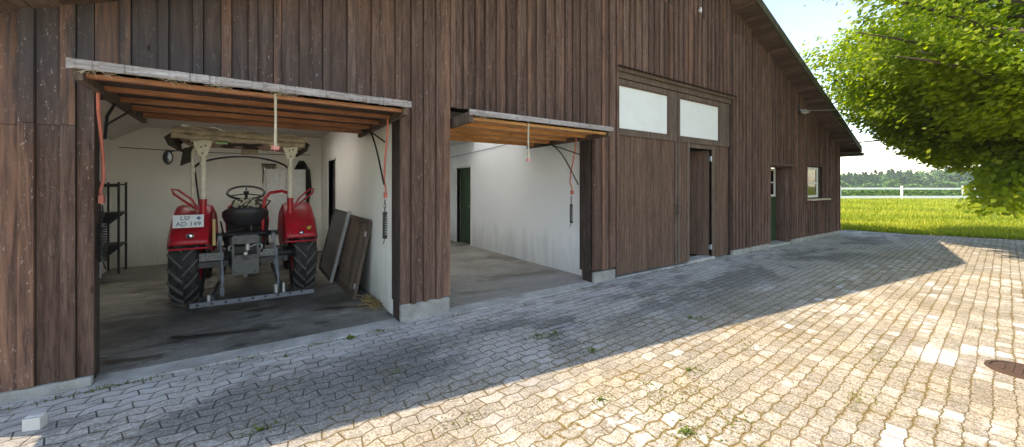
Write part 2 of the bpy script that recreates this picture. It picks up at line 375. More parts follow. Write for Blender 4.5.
M['tarp'] = simple('khaki_canvas', (.62,.52,.40), .75, 0, .5, 7, .3, .3, (.26,.20,.14), .5)
M['tarp_dark'] = simple('dark_canvas', (.07,.066,.05), .85, 0, .4, 5, .3, .2)
M['white_paint'] = simple('white_paint', (.78,.78,.76), .5, 0, .08, 6, .05, .4, (.45,.42,.36), .25)
M['fence_paint'] = simple('fence_white', (.88,.88,.87), .5, 0, .04, 6, 0)
M['cabinet'] = simple('white_enamel', (.72,.75,.75), .42, 0, .08, 5, .03, .4, (.40,.38,.34), .35)
M['frost'] = simple('milky_pane', (.84,.86,.85), .4, 0, .03, 1.5, .02, .5, (.62,.63,.60), .25)
M['green'] = simple('green_paint', (.035,.085,.04), .5, 0, .35, 5, .1, .4)
M['yellow'] = simple('yellow_tape', (.75,.55,.05), .5)
M['greentape'] = simple('green_tape', (.35,.55,.30), .5)
M['amber'] = simple('amber_lens', (.62,.27,.03), .2, 0, .1, 8, 0, .6)
M['chrome'] = simple('chrome', (.75,.75,.75), .18, 1, .1, 8, 0, .5)
M['plate'] = simple('plate_white', (.78,.80,.82), .4, 0, .06, 20, 0)
M['ink'] = simple('plate_ink', (.04,.05,.07), .5, 0, 0, 5, 0)
M['seal'] = simple('plate_seal', (.10,.18,.32), .5, 0, .3, 60, 0)
M['tape_rw'] = simple('red_white_tape', (.75,.2,.17), .5, 0, .1, 40, 0, .4, (.85,.8,.78), 1.0)
M['wood_strip'] = simple('yellowed_plastic', (.55,.40,.17), .6)
M['roof'] = simple('roof_sheet', (.085,.08,.066), .7, 0, .35, 2.2, .3, .3, (.15,.14,.09), .5)
M['verge'] = simple('verge_board', (.085,.078,.055), .75, 0, .35, 2.5, .3, .25, (.16,.155,.10), .5)
M['rubble'] = simple('white_block', (.60,.585,.56), .7, 0, .15, 12, .15)
M['mirror'] = G('mirror_glass').fin((.10,.11,.12), .15, .6)
def mesh_wire():
    g = G('dark_wire_panel'); o = g.obj; n = g.noise(o, 60, 3); return g.fin(g.mix(n, (.045,.045,.045), (.10,.10,.098)), .6, 0, g.bump(n, .3, .004))
M['wire'] = mesh_wire()
def cushion():
    g = G('patterned_cushion'); o = g.obj; n = g.noise(o, 13, 1, .3, 1.5)
    return g.fin(g.mix(g.ramp(n, [(.50, 0.0), (.53, 1.0)]), (.62,.57,.42), (.07,.065,.05)), .85)
M['cushion'] = cushion()
def perf():
    g = G('perforated_plate'); v = g.vor(g.map(g.obj, (1,1,1)), 55); return g.fin(g.mix(g.ramp(v['Distance'], [(.28, 0.0), (.36, 1.0)]), (.03,.03,.03), (.20,.205,.21)), .5, .3)
M['perf'] = perf()
gg = G('window_glass'); gg.fin((.9,.93,.93), .03, 0, None, .5, Transmission_Weight=1.0, IOR=1.45); M['glass'] = gg.mat
def glassmat(name, tint):
    g = G(name); tr = g.n('ShaderNodeBsdfTransparent'); tr.inputs[0].default_value = tint + (1,)
    gl = g.n('ShaderNodeBsdfGlossy'); gl.inputs['Roughness'].default_value = .03; fr = g.n('ShaderNodeFresnel'); fr.inputs[0].default_value = 1.5
    ms = g.n('ShaderNodeMixShader'); g.nt.links.new(fr.outputs[0], ms.inputs[0]); g.nt.links.new(tr.outputs[0], ms.inputs[1]); g.nt.links.new(gl.outputs[0], ms.inputs[2])
    g.nt.links.new(ms.outputs[0], g.out.inputs[0]); return g.mat
M['glass'] = glassmat('window_glass_clear', (.86,.9,.89))

g_ = G('milky_acrylic'); t_ = g_.n('ShaderNodeBsdfTranslucent'); t_.inputs[0].default_value = (.95,.96,.94,1); g_.nt.links.new(t_.outputs[0], g_.out.inputs[0]); M['acrylic'] = g_.mat
# ------------------------------------------------------------------ camera, light
D, H = 4.5, 1.6
cam = bpy.data.cameras.new('camera'); co = bpy.data.objects.new('camera', cam); COL.objects.link(co); S.camera = co
cam.sensor_width = 36; cam.lens = 384/1024*36; cam.shift_y = -37.5/1024; cam.clip_end = 5000; cam.clip_start = .05
co.location = (0, -D, H); co.rotation_euler = (PI/2, 0, -math.atan2(.564, .826))
sd = Vector((.721, -.411, -1.0)).normalized()          # direction the light travels
elev = math.asin(-sd.z)
sun = bpy.data.lights.new('sun', 'SUN'); sun.energy = 2.35; sun.angle = math.radians(.5); sun.color = (1.0, .975, .94)
so = bpy.data.objects.new('sun', sun); COL.objects.link(so); so.rotation_euler = sd.to_track_quat('-Z', 'Y').to_euler(); so.location = (-20, 15, 30)
w = bpy.data.worlds.new('World'); S.world = w; w.use_nodes = True
bg = w.node_tree.nodes['Background']; sky = w.node_tree.nodes.new('ShaderNodeTexSky'); sky.sky_type = 'NISHITA'; sky.sun_disc = False
sky.sun_elevation = elev; sky.sun_rotation = math.atan2(-sd.x, -sd.y); sky.air_density = 1.0; sky.dust_density = .3; sky.ozone_density = 2.5
w.node_tree.links.new(sky.outputs[0], bg.inputs[0]); bg.inputs[1].default_value = .15
S.view_settings.view_transform = 'Standard'; S.view_settings.look = 'None'; S.view_settings.exposure = 1.72; S.view_settings.use_white_balance = True; S.view_settings.white_balance_temperature = 8600; S.view_settings.white_balance_tint = 13; S.view_settings.gamma = 1
S.render.resolution_x = 1024; S.render.resolution_y = 447
S.cycles.max_bounces = 10; S.cycles.diffuse_bounces = 7; S.cycles.transparent_max_bounces = 12

# ------------------------------------------------------------------ ground
g = MB(); g.add([(-900,-900,-.012),(1200,-900,-.012),(1200,1200,-.012),(-900,1200,-.012)], [(0,1,2,3)])
tag(g.build('field', M['meadow'], fix=False), kind='structure')
g = MB(); g.add([(-12,-16,0),(22.2,-16,0),(18.95,-3.66,0),(18.2,-1.5,0),(17.95,.2,0),(17.2,.5,0),(17.2,14,0),(-12,14,0)], [tuple(range(8))])
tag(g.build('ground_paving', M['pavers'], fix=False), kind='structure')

# ------------------------------------------------------------------ barn
XL, XR, YB = -2.4, 16.43, 12.0
AX = 7.45
def soff(x): return min(3.49 + .4*x, 9.45 - .4*x)
barn = empty('barn', (AX, 0, 0), 'long dark brown timber barn with open garages, big doors and a low gable roof', 'barn')
BO = Vector((-AX, 0, 0))
def bp(mb, name, mat, parent=None, **k):         # build a barn part whose vertices are in world coordinates
    o = mb.build(name, mat, parent or barn, **k)
    if not parent:
        for q in (o if isinstance(o, list) else [o]): q.location = BO
    return o
OPEN = [(-1.04,1.456,0,2.6), (2.1,4.67,0,2.6), (5.27,9.2,0,3.66), (11.16,12.5,.0,2.18), (13.7,14.95,1.2,2.2)]
# siding boards
sb = MB(); edges = [e for o in OPEN for e in o[:2]]
given = [-1.9,-1.72,-1.62,-1.43,-1.352,-1.217,-1.139,-1.04]
bounds = [XL, -2.2, -2.1, -1.9] + given[1:]
x = -1.04; segs = sorted(set(edges + [XR])); alt = 0
while x < XR - 1e-6:
    wd = (random.uniform(.13,.20) if x < 1.4 else random.uniform(.095,.14)) if alt % 2 == 0 else (random.uniform(.06,.085) if x < 1.4 else random.uniform(.05,.065))
    if x > 9.3: wd = random.uniform(.10,.125) if alt % 2 == 0 else .055
    nx = x + wd
    for e in segs:
        if x + 1e-6 < e < nx + .04: nx = e; break
    bounds.append(nx); x = nx; alt += 1
rows = 0
for i in range(len(bounds)-1):
    a, b = bounds[i], bounds[i+1]; c = (a+b)/2; narrow = (b-a) < .092
    yf = -.060 if narrow else -.030
    yf += random.uniform(-.003,.003); gap = .0 if narrow else .006
    iv = [(.075 if c < -1.04 else .11 if c > 9 else .2, soff(c)-.0)]
    for (x0,x1,z0,z1) in OPEN:
        if x0 - 1e-4 < c < x1 + 1e-4:
            iv = [(z1, iv[0][1])] if z0 < .1 else [(iv[0][0], z0), (z1, iv[0][1])]
    for z0, z1 in iv:
        cuts = [z0]
        if c < -1.15 and z0 < 1: cuts.append(2.07 + random.uniform(-.01,.01))
        elif c < 4 and z0 > 2 and random.random() < .3 and z1-z0 > 1.5: pass
        if z1 > 5.2 and z0 < 4: cuts.append(5.15)
        cuts.append(z1)
        for k in range(len(cuts)-1):
            sb.tint = (random.random(), random.random(), random.random())
            lo, hi = cuts[k], cuts[k+1] - (.004 if k < len(cuts)-2 else 0)
            if k == 0 and z0 < .5: lo += random.uniform(-.012,.012)
            a2, b2 = a+gap, b-gap
            for (x0,x1,_,_) in OPEN:                 # never poke into an opening
                if abs(b-x0) < 1e-3: b2 = b
                if abs(a-x1) < 1e-3: a2 = a
            slope_top = k == len(cuts)-2 and abs(hi - soff(c)) < 1e-6
            za, zb = (soff(a2), soff(b2)) if slope_top else (hi, hi)
            t = random.uniform(-.002,.002)
            sb.add([(a2,yf,lo),(b2,yf+t,lo),(b2,0,lo),(a2,0,lo),(a2,yf,za),(b2,yf+t,zb),(b2,0,zb),(a2,0,za)],
                   [(0,3,2,1),(4,5,6,7),(0,1,5,4),(1,2,6,5),(2,3,7,6),(3,0,4,7)])
bp(sb, 'siding', M['siding'])
# backing wall behind the boards with the openings left out
BOPEN = [(-1.10,1.456,0,2.6)] + OPEN[1:]
xs = sorted(set([XL, XR, AX] + [o[0] for o in BOPEN] + [o[1] for o in BOPEN])); wb = MB(); wb.tint = (.3,.3,.3)
for i in range(len(xs)-1):
    a, b = xs[i], xs[i+1]; c = (a+b)/2; iv = [(0, None)]
    for (x0,x1,z0,z1) in BOPEN:
        if x0 < c < x1: iv = ([(0, z0)] if z0 > .1 else []) + [(z1, None)]
    for z0, z1 in iv:
        za, zb = (soff(a), soff(b)) if z1 is None else (z1, z1)
        wb.add([(a,.001,z0),(b,.001,z0),(b,.22,z0),(a,.22,z0),(a,.001,za),(b,.001,zb),(b,.22,zb),(a,.22,za)],
               [(0,3,2,1),(4,5,6,7),(0,1,5,4),(1,2,6,5),(2,3,7,6),(3,0,4,7)])
bp(wb, 'front_wall', M['dark_wood'])
# other outer walls
wl = MB(); wl.mm((XL,.22,0),(XL+.2,YB,soff(XL+.1))); bp(wl, 'side_wall', M['plaster'])
wr = MB()
for (y0,y1,z0,z1) in ((.22,1.3,0,3.0),(1.3,3.6,0,1.15),(1.3,3.6,2.3,3.0),(3.6,YB,0,3.0)): wr.mm((XR-.2,y0,z0),(XR,y1,z1))
for k in range(78):
    yy0 = .0+k*.155
    if 1.2 < yy0 < 3.6: wr.mm((XR,yy0,.2),(XR+.03,yy0+.15,1.15)); wr.mm((XR,yy0,2.3),(XR+.03,yy0+.15,3.0))
    else: wr.mm((XR,yy0,.2),(XR+.03,yy0+.15,3.0))
bp(wr, 'side_wall', M['siding'])
wk = MB(); wk.add([(XL,YB,0),(XR,YB,0),(XR,YB,soff(XR)),(AX,YB,soff(AX)),(XL,YB,soff(XL))], [(0,1,2,3,4)]); bp(wk, 'back_wall', M['plaster'])
# plinth
pl = MB()
for a, b, h in ((XL,-1.045,.075),(1.462,2.09,.2),(4.68,5.2,.17),(9.22,11.14,.11),(12.52,XR+.02,.11)):
    pl.tint = (random.random(),)*3; pl.mm((a,-.045 if a > 1 and a < 5 else -.06,-.05),(b,.26 if a > 1 else .0,h))
bp(pl, 'plinth', M['concrete'], bevel=.012, split=True)
# door reveals
rv = MB(); rv.tint = (.25,.4,.5)
for a, b in ((1.456,2.1),(4.67,4.84)):
    rv.mm((a,.0,.2),(b,.27,2.6))
rv.tint = (.35,.7,.5); rv.mm((1.462,-.03,.21),(1.452,.27,2.6))
rv.mm((4.655,.02,.18),(4.675,.27,2.6)); rv.mm((-1.12,-.02,.0),(-1.06,.20,2.6))
bp(rv, 'door_post', M['dark_wood'], split=True)
# roof
rf = MB(); ov = .52; T = .19
SKY = {-1: [(-1.9,1.2)], 1: []}; SKY_L = (2.0, 4.5); SY = (2.25, 4.3)
def rslab(mb, x0, x1, y0, y1, t0=T-.05, t1=T):
    f0, f1 = soff(x0) if x0 > XL else 3.49+.4*x0, soff(x1)
    mb.add([(x0,y0,f0+t1),(x1,y0,f1+t1),(x1,y1,f1+t1),(x0,y1,f0+t1),(x0,y0,f0+t0),(x1,y0,f1+t0),(x1,y1,f1+t0),(x0,y1,f0+t0)],
           [(0,3,2,1)[::-1],(4,7,6,5),(0,4,5,1),(1,5,6,2),(2,6,7,3),(3,7,4,0)])
rslab(rf, -2.8, AX, -ov, SY[0]); rslab(rf, -2.8, AX, SY[1], YB+.4)
for a, b in ((-2.8,-1.9),(.9,2.0),(4.5,AX)): rslab(rf, a, b, SY[0], SY[1])
rslab(rf, AX, 16.80, -ov, YB+.4)
roof = bp(rf, 'roof', M['roof'])
for a, b in ((-1.9,.9),(2.0,4.5)):                      # unseen translucent sheets, added to brighten the garages with daylight
    q = MB(); rslab(q, a, b, SY[0], SY[1], T-.03, T-.022); bp(q, 'added_roof_light', M['acrylic'], roof)
vb = MB(); sf = MB()
for sgn, xe in ((1, 16.80), (-1, -2.8)):
    f = (lambda q: 9.45-.4*q) if sgn == 1 else (lambda q: 3.49+.4*q)
    a, b = AX, xe
    vb.add([(a,-ov-.004,f(a)-.01),(b,-ov-.004,f(b)-.01),(b,-ov-.004,f(b)+.155),(a,-ov-.004,f(a)+.155),(a,-ov+.03,f(a)-.01),(b,-ov+.03,f(b)-.01),(b,-ov+.03,f(b)+.155),(a,-ov+.03,f(a)+.155)],
           [(0,1,2,3),(7,6,5,4),(0,4,5,1),(1,5,6,2),(2,6,7,3),(3,7,4,0)])
    n = int(abs(b-a)/.16)
    for k in range(n):
        x0 = a+(b-a)*k/n; x1 = a+(b-a)*(k+1)/n - (.006 if b > a else -.006); sf.tint = (random.random(), random.random(), .5)
        sf.add([(x0,-ov+.032,f(x0)),(x1,-ov+.032,f(x1)),(x1,.3,f(x1)),(x0,.3,f(x0)),(x0,-ov+.032,f(x0)+.02),(x1,-ov+.032,f(x1)+.02),(x1,.3,f(x1)+.02),(x0,.3,f(x0)+.02)],
               [(0,3,2,1),(4,5,6,7),(0,1,5,4),(1,2,6,5),(2,3,7,6),(3,0,4,7)])
    # eave boxing running back along the side
    e0, e1 = (XR, xe-.001) if sgn == 1 else (xe+.001, XL)
    sf.mm((e0,-ov+.03,f(xe)-.02),(e1,YB,f(xe)+.0))
bp(vb, 'verge_board', M['verge'], roof, loc=None, split=True); bp(sf, 'soffit', M['soffit_wood'], roof)
gt = MB(); gt.tube([(16.85,-.55,2.66),(16.85,3,2.66),(16.85,12,2.66)], .06, 10); bp(gt, 'gutter', M['verge'], roof)

# interiors ------------------------------------------------------------
GY = 5.95
fl = MB(); fl.mm((XL,.1,-.05),(1.45,GY,.012)); bp(fl, 'garage_floor', M['floor_dark'])
fl = MB(); fl.mm((1.62,.1,-.05),(4.95,GY+.0,.012)); bp(fl, 'garage_floor', M['floor_grey'])
fl = MB(); fl.mm((4.98,.1,-.05),(XR-.2,YB,.010)); bp(fl, 'barn_floor', M['floor_grey'])
th = MB()
for a, b in ((-1.04,1.44),(2.11,4.66)): th.mm((a,-.15,-.05),(b,.12,.009))
th.mm((7.5,-.02,-.05),(8.5,.25,.05)); th.mm((11.16,-.02,-.05),(12.5,.36,.04)); th.mm((5.27,-.05,-.05),(7.5,.02,.012))
bp(th, 'threshold', M['sill'], bevel=.004, split=True)
# garage walls: plaster, door niches in the right-hand walls
iw = MB()
iw.mm((1.45,.27,0),(1.61,4.0,2.85)); iw.mm((1.45,4.0,2.15),(1.61,4.85,2.85)); iw.mm((1.45,4.85,0),(1.61,GY+.1,2.85))
iw.mm((XL,GY,0),(1.45,GY+.1,2.85))
bp(iw, 'garage_wall', M['plaster'])
iw = MB(); iw.mm((4.85,.27,0),(5.0,4.55,2.85)); iw.mm((4.85,4.55,2.1),(5.0,5.37,2.85)); iw.mm((4.85,5.37,0),(5.0,GY+.1,2.85))
iw.mm((1.61,GY,0),(4.85,GY+.1,2.85)); iw.mm((1.612,.27,0),(1.63,GY,2.85))
bp(iw, 'garage_wall', M['plaster_white'])
ce = MB()
for y0_, y1_ in ((.22,SY[0]),(SY[1],GY)):
    ce.add([(-1.72,y0_,2.78),(1.45,y0_,2.78),(1.45,y1_,2.78),(-1.72,y1_,2.78),(XL+.2,y0_,2.48),(XL+.2,y1_,2.48)], [(0,1,2,3),(4,0,3,5)])
    ce.mm((1.61,y0_,2.78),(4.85,y1_,2.84))
ce.add([(-1.72,SY[0],2.78),(-1.0,SY[0],2.78),(-1.0,SY[1],2.78),(-1.72,SY[1],2.78),(XL+.2,SY[0],2.48),(XL+.2,SY[1],2.48)], [(0,1,2,3),(4,0,3,5)])
ce.mm((.85,SY[0],2.78),(1.45,SY[1],2.80))
bp(ce, 'garage_ceiling', M['ceiling'], split=True); ce = MB()
for x0_, x1_ in ((-1.0,.85),(1.63,4.84)):
    for y_ in SY: ce.add([(x0_,y_,2.78),(x1_,y_,2.78),(x1_,y_,soff(x1_)+.1),(x0_,y_,soff(x0_)+.1)], [(0,1,2,3)])
    for x_ in (x0_, x1_): ce.add([(x_,SY[0],2.78),(x_,SY[1],2.78),(x_,SY[1],soff(x_)+.1),(x_,SY[0],soff(x_)+.1)], [(0,1,2,3)])
bp(ce, 'added_light_shaft', M['plaster_white'], split=True)  # unseen shafts added to lead the roof sheets' daylight through the ceiling
for (xx, y0, y1, h, mt) in ((1.45,4.0,4.85,2.15,'dark_wood'), (4.85,4.55,5.37,2.1,'green')):
    d = MB(); d.tint = (.3,.3,.3); d.mm((xx+.10,y0+.02,.02),(xx+.14,y1-.02,h-.02)); dd = bp(d, 'inner_door', M[mt])
    h_ = MB(); h_.tube([(xx+.10,y0+.10,1.05),(xx+.05,y0+.10,1.05),(xx+.05,y0+.2,1.05)], .009); bp(h_, 'handle', M['galv'], dd)
    fr = MB(); fr.mm((xx-.012,y1,0),(xx+.1,y1+.05,h+.05)); fr.mm((xx-.012,y0-.05,0),(xx+.1,y0,h+.05)); fr.mm((xx-.012,y0,h),(xx+.1,y1,h+.05)); bp(fr, 'frame', M['white_paint'], dd)
# a wooden beam low over the garage opening, inside
hb = MB(); hb.tint = (.4,.4,.4); hb.mm((XL+.2,1.9,2.62),(1.45,2.0,2.775)); hb.mm((1.63,1.9,2.62),(4.85,2.0,2.775)); bp(hb, 'ceiling_beam', M['trim_wood'], split=True)

# tilt-up garage doors ---------------------------------------------------
def garage_door(x0, x1, label_dark):
    y0, y1, zb = -.5, 1.62, 2.46
    def zz(y): return zb - .0 - (y-y0)*.012
    pn = MB(); n = 12
    for k in range(n):                                   # outer cladding, lying on top
        a = y0 + (y1-y0)*k/n; b = y0 + (y1-y0)*(k+1)/n - .003; pn.tint = (random.random(), random.random(), .3)
        pn.box(((x0+x1)/2, (a+b)/2, zz(a)+.012), (x1-x0, b-a, .022))
    door = bp(pn, 'garage_door', M['trim_wood'])
    ed = MB(); ed.tint = (.7,.5,.5)
    m = 60
    for k in range(m):                                   # ragged weathered front edge
        a = x0-.02+(x1-x0+.04)*k/m; b = x0-.02+(x1-x0+.04)*(k+1)/m; r = random.gauss(0,.006)
        ed.add([(a,y0-.025+r,2.435+r),(b,y0-.025,2.435),(b,y0-.002,2.435),(a,y0-.002,2.435),(a,y0-.025+r,2.50),(b,y0-.025,2.50),(b,y0-.002,2.50),(a,y0-.002,2.50)],
               [(0,3,2,1),(4,5,6,7),(0,1,5,4),(1,2,6,5),(2,3,7,6),(3,0,4,7)])
    bp(ed, 'edge_board', M['edge_wood'], door)
    for yy in (-.44, .0, .46, .92, 1.38):                # rails seen from below
        r = MB(); r.tint = (random.uniform(.4,.7), random.random(), .5)
        r.mm((x0+.05, yy, zz(yy)-.068), (x1-.05, yy+.06, zz(yy)-.001)); 
        bp(r, 'rail', M['brown_wood' if label_dark else 'orange_wood'], door, bevel=.004)
    for a in (x0+.0, x1-.05):
        r = MB(); r.tint = (.3,.6,.5); r.bar((a+.025,y0+.02,2.46-.05), (a+.025,y1,zz(y1)-.05), .05, .10); bp(r, 'stile', M['trim_wood'], door)
    sl = MB()
    for k in range(int((x1-x0)/.14)):                    # inner lining between the rails
        a = x0+.05+k*.14; sl.tint = (random.uniform(.2,.6), random.random(), .5); sl.mm((a,y0+.06,2.456),(a+.135,y1,2.425))
    bp(sl, 'lining', M['orange_wood'] if not label_dark else M['dark_wood'], door)
    # old spider web and straw hanging from the front edge
    for cx_ in ((x0+.55, x0+.85, x0+.12, x0+1.3) if x0 < 0 else (x0+.2,)):
        wb_ = MB()
        for k in range(26):
            a = Vector((cx_+random.gauss(0,.05), y0-.01+random.gauss(0,.02), 2.437)); b = a + Vector((random.gauss(0,.05), random.gauss(0,.02), -abs(random.gauss(0,.028))))
            wb_.tube([a,b], .0011, 3)
        bp(wb_, 'cobweb', M['pale_wood'], door)
    # lifting gear at each side
    for sx, xx in (((1, x0+.025),) if x0 < 0 else ()) + ((-1, x1-.06),):
        gy = 0 if sx > 0 else (.10 if x0 < 0 else .26)
        arm = MB()
        arm.tube([(xx,-.05+gy,2.42),(xx,-.03+gy,2.2),(xx,.08+gy,1.85),(xx,.10+gy,1.66),(xx-.01*sx,.06+gy,1.56),(xx,.05+gy,1.50)], .012, 8)
        arm.box((xx,.05+gy,1.49),(.03,.05,.07)); bp(arm, 'lift_arm', M['rod_red'], door, smooth=True)
        rail = MB(); pts = []
        for k in range(11):
            t = k/10*PI/2; pts.append((xx-.02*sx+.0, .12+.85*(1-math.sin(t))*1.0, 1.85+.50*math.cos(PI/2-t)*1.0 if False else 1.75+.62*math.cos(t)**.8))
        pts = [(xx+.02*sx, .14+1.0*(k/10)**1.0, 1.62+.74*math.sin(min(1,(k/10)*1.25)*PI/2)) for k in range(11)]
        if sx < 0: rail.tube(pts, .011, 7)
        else: rail.tube([(xx,.14,2.0),(xx,.2,2.2),(xx,.45,2.36),(xx,.9,2.38)], .011, 7)
        rail.tube([(xx+.02*sx,.10,2.12),(xx+.02*sx,.95,2.38)], .010, 7)
        rail.box((xx+.02*sx,1.14,2.37),(.03,.10,.04)); bp(rail, 'guide_rail', M['black'], door, smooth=True)
        sp = MB(); z = 1.44
        for k in range(3):
            ring = [(xx+.016*math.cos(a)*(k%2), .07+.014*math.sin(a) if k % 2 == 0 else .07, z-.03-k*.045+.026*math.cos(a)) if False else (xx+(.012*math.sin(a) if k%2 else 0), .07+(0 if k%2 else .012*math.sin(a)), z-.03-k*.045+.028*math.cos(a)) for a in [2*PI*q/10 for q in range(10)]]
            sp.tube(ring, .004, 5, closed=True)
        pts = [(xx+.026*math.cos(q*.8), .07+.026*math.sin(q*.8), 1.27-q*.0026) for q in range(110)]
        sp.tube(pts, .006, 5); sp.cyl((xx,.07,1.29),(xx,.07,1.26),.024); sp.cyl((xx,.07,1.0),(xx,.07,.97),.026); sp.tube([(xx,.07,.98),(xx+.015*sx,.09,.90)], .005, 6)
        sp.v = [(a_, b_+gy, c_) for a_, b_, c_ in sp.v]
        bp(sp, 'spring', M['black'], door, smooth=True)
    return door
gd1 = garage_door(-1.04, 1.40, True); gd2 = garage_door(2.14, 4.58, False)
gd1['label'] = 'raised garage door over the tractor, orange rails underneath'; gd2['label'] = 'raised garage door over the empty garage'
# wooden pull sticks hanging from the door edge
for xx, par in ((.19, gd1), (3.02, gd2)):
    st = MB(); st.m = 0; st.tube([(xx,-.46,2.43),(xx+.002,-.455,2.2),(xx,-.46,1.95)], .011, 8, rs=[.011,.010,.013]); bp(st, 'pull_stick', M['pale_wood'], par, smooth=True)
    tk = MB()
    for k in range(7):
        a = k*2*PI/7; tk.tube([(xx,-.46,1.945),(xx+.036*math.cos(a),-.46+.015*math.sin(a*2),1.945+.026*math.sin(a))], .008, 5)
    bp(tk, 'tape_knot', M['tape_rw'], par)

# big double door ---------------------------------------------------------
hd = MB(); hd.tint = (.5,.3,.5); hd.mm((5.24,-.075,3.60),(9.30,.02,3.66)); hd.tint = (.6,.6,.5); hd.mm((5.27,-.02,3.50),(9.2,.05,3.60)); bp(hd, 'door_header', M['trim_wood'], split=True)
fls = MB(); vs = []; n = 110
for k in range(n+1):
    xx = 5.22+(9.34-5.22)*k/n; dz = .012*math.sin(k*PI*.66); vs += [(xx,0.0-.03,3.70+dz),(xx,-.13,3.665+dz)]
fls.add(vs, [(2*k,2*k+1,2*k+3,2*k+2) for k in range(n)]); fo = bp(fls, 'flashing', M['rust'], fix=False)
for q in (fo,): q.modifiers.new('s','SOLIDIFY').thickness = .004
def leaf_planks(mb, x0, x1, z0, z1, y0, y1, w=.12):
    n = max(1, round((x1-x0)/w))
    for k in range(n):
        mb.tint = (random.uniform(.3,.75), random.random(), .3)
        mb.mm((x0+(x1-x0)*k/n, y0+random.uniform(0,.004), z0), (x0+(x1-x0)*(k+1)/n-.004, y1, z1))
def big_leaf(x0, x1, px0, px1, hole):
    lf = MB(); top = 3.49
    if hole:
        leaf_planks(lf, x0, hole[0], .03, 2.5, .03, .07); leaf_planks(lf, hole[1], x1, .03, 2.5, .03, .07); leaf_planks(lf, hole[0], hole[1], hole[2], 2.5, .03, .07)
    else: leaf_planks(lf, x0, x1, .03, 2.5, .03, .07)
    o = bp(lf, 'barn_door', M['door_wood'])
    fr = MB()
    def fb(a, b, c, d, y=.005):
        fr.tint = (random.uniform(.4,.8), random.random(), .4); fr.mm((a,y,c),(b,.068,d))
    fb(x0, px0-.02, 2.5, top); fb(px1+.02, x1, 2.5, top); fb(px0-.02, px1+.02, 3.40, top, .007); fb(px0-.02, px1+.02, 2.5, 2.60, .007)
    if not hole: fb(x0, x0+.06, .03, 2.498); 
    else: fb(hole[0]-.09, hole[0], .04, 2.498, .012); fb(hole[1], hole[1]+.09, .04, 2.498, .012); fb(hole[0], hole[1], hole[2], hole[2]+.07, .010)
    fb(x1-.07 if not hole else x0, x1 if not hole else x0+.06, .03, 2.499)
    bp(fr, 'frame', M['trim_wood'], o, bevel=.003)
    pn = MB(); pn.mm((px0-.01,.035,2.61),(px1+.01,.045,3.39)); bp(pn, 'pane', M['frost'], o)
    bd = MB(); bd.tint = (.2,.2,.2)
    for a, b, c, d in ((px0-.02,px0+.0,2.6,3.4),(px1,px1+.02,2.6,3.4),(px0,px1,3.375,3.4),(px0,px1,2.6,2.62)): bd.mm((a,.015,c),(b,.034,d))
    bp(bd, 'bead', M['door_wood'], o)
    return o
big_leaf(5.29, 7.11, 5.37, 6.80, None)
rl = big_leaf(7.14, 9.17, 7.22, 8.72, (7.56, 8.44, 2.40))
rl['label'] = 'right leaf of the big door with an open wicket door'
q = MB(); q.tube([(7.05,.0,1.05),(7.05,-.05,1.05),(7.05,-.05,1.22),(7.05,.0,1.22)], .010, 8); bp(q, 'handle', M['black'], rl)
# wicket leaf swung inward
wd = MB(); L = .86; ang = math.radians(62)
dvec = Vector((-math.cos(ang), math.sin(ang), 0)); nv = Vector((math.sin(ang), math.cos(ang), 0)); h0 = Vector((8.42,.08,0))
for k in range(7):
    wd.tint = (random.uniform(.2,.6), random.random(), .3); a = h0+dvec*(L*k/7); b = h0+dvec*(L*(k+1)/7-.005)
    wd.add([(a.x,a.y,.06),(b.x,b.y,.06),(b.x+nv.x*.035,b.y+nv.y*.035,.06),(a.x+nv.x*.035,a.y+nv.y*.035,.06),(a.x,a.y,2.38),(b.x,b.y,2.38),(b.x+nv.x*.035,b.y+nv.y*.035,2.38),(a.x+nv.x*.035,a.y+nv.y*.035,2.38)],
           [(0,3,2,1),(4,5,6,7),(0,1,5,4),(1,2,6,5),(2,3,7,6),(3,0,4,7)])
wk_ = bp(wd, 'wicket_door', M['door_wood']); wk_['label'] = 'narrow plank wicket door standing ajar'
hg = MB()
for z in (.25, 2.2): hg.box((8.43,.055,z),(.05,.05,.10)); hg.cyl((8.435,.03,z-.06),(8.435,.03,z+.06),.012)
bp(hg, 'hinge', M['galv'], wk_, split=True)

# small green door with glazed top ---------------------------------------
sd_ = MB(); sd_.mm((11.2,.33,.05),(12.44,.37,1.30)); so_ = bp(sd_, 'entrance_door', M['green'])
fr = MB()
for a, b, c, d in ((11.2,11.26,1.3,2.1),(12.38,12.44,1.3,2.1),(11.26,12.38,2.04,2.1),(11.26,12.38,1.30,1.36),(11.78,11.83,1.36,2.04),(11.26,12.38,1.68,1.72)): fr.mm((a,.33,c),(b,.37,d))
bp(fr, 'frame', M['white_paint'], so_)
gl = MB(); gl.mm((11.26,.348,1.36),(12.38,.352,2.04)); bp(gl, 'pane', M['glass'], so_)
hn = MB(); hn.tube([(11.35,.33,1.05),(11.35,.27,1.05),(11.47,.27,1.05)], .010); bp(hn, 'handle', M['galv'], so_)
jb = MB()
jb.tint = (.5,.2,.5); jb.mm((12.5,.0,.0),(12.56,.38,2.18)); jb.tint = (.3,.7,.5); jb.mm((11.10,0,0),(11.16,.38,2.18)); jb.tint = (.4,.7,.5); jb.mm((11.16,0,2.12),(12.5,.38,2.18))
for k in range(3): jb.tint = (random.random(), random.random(), .5); jb.mm((12.485,.005+k*.12,.04),(12.499,.118+k*.12,2.11))
bp(jb, 'door_frame', M['siding'], split=True)
cap = MB(); cap.tint = (.3,.5,.5); cap.mm((11.1,-.075,2.15),(12.6,-.0,2.20)); bp(cap, 'lintel_board', M['trim_wood'])
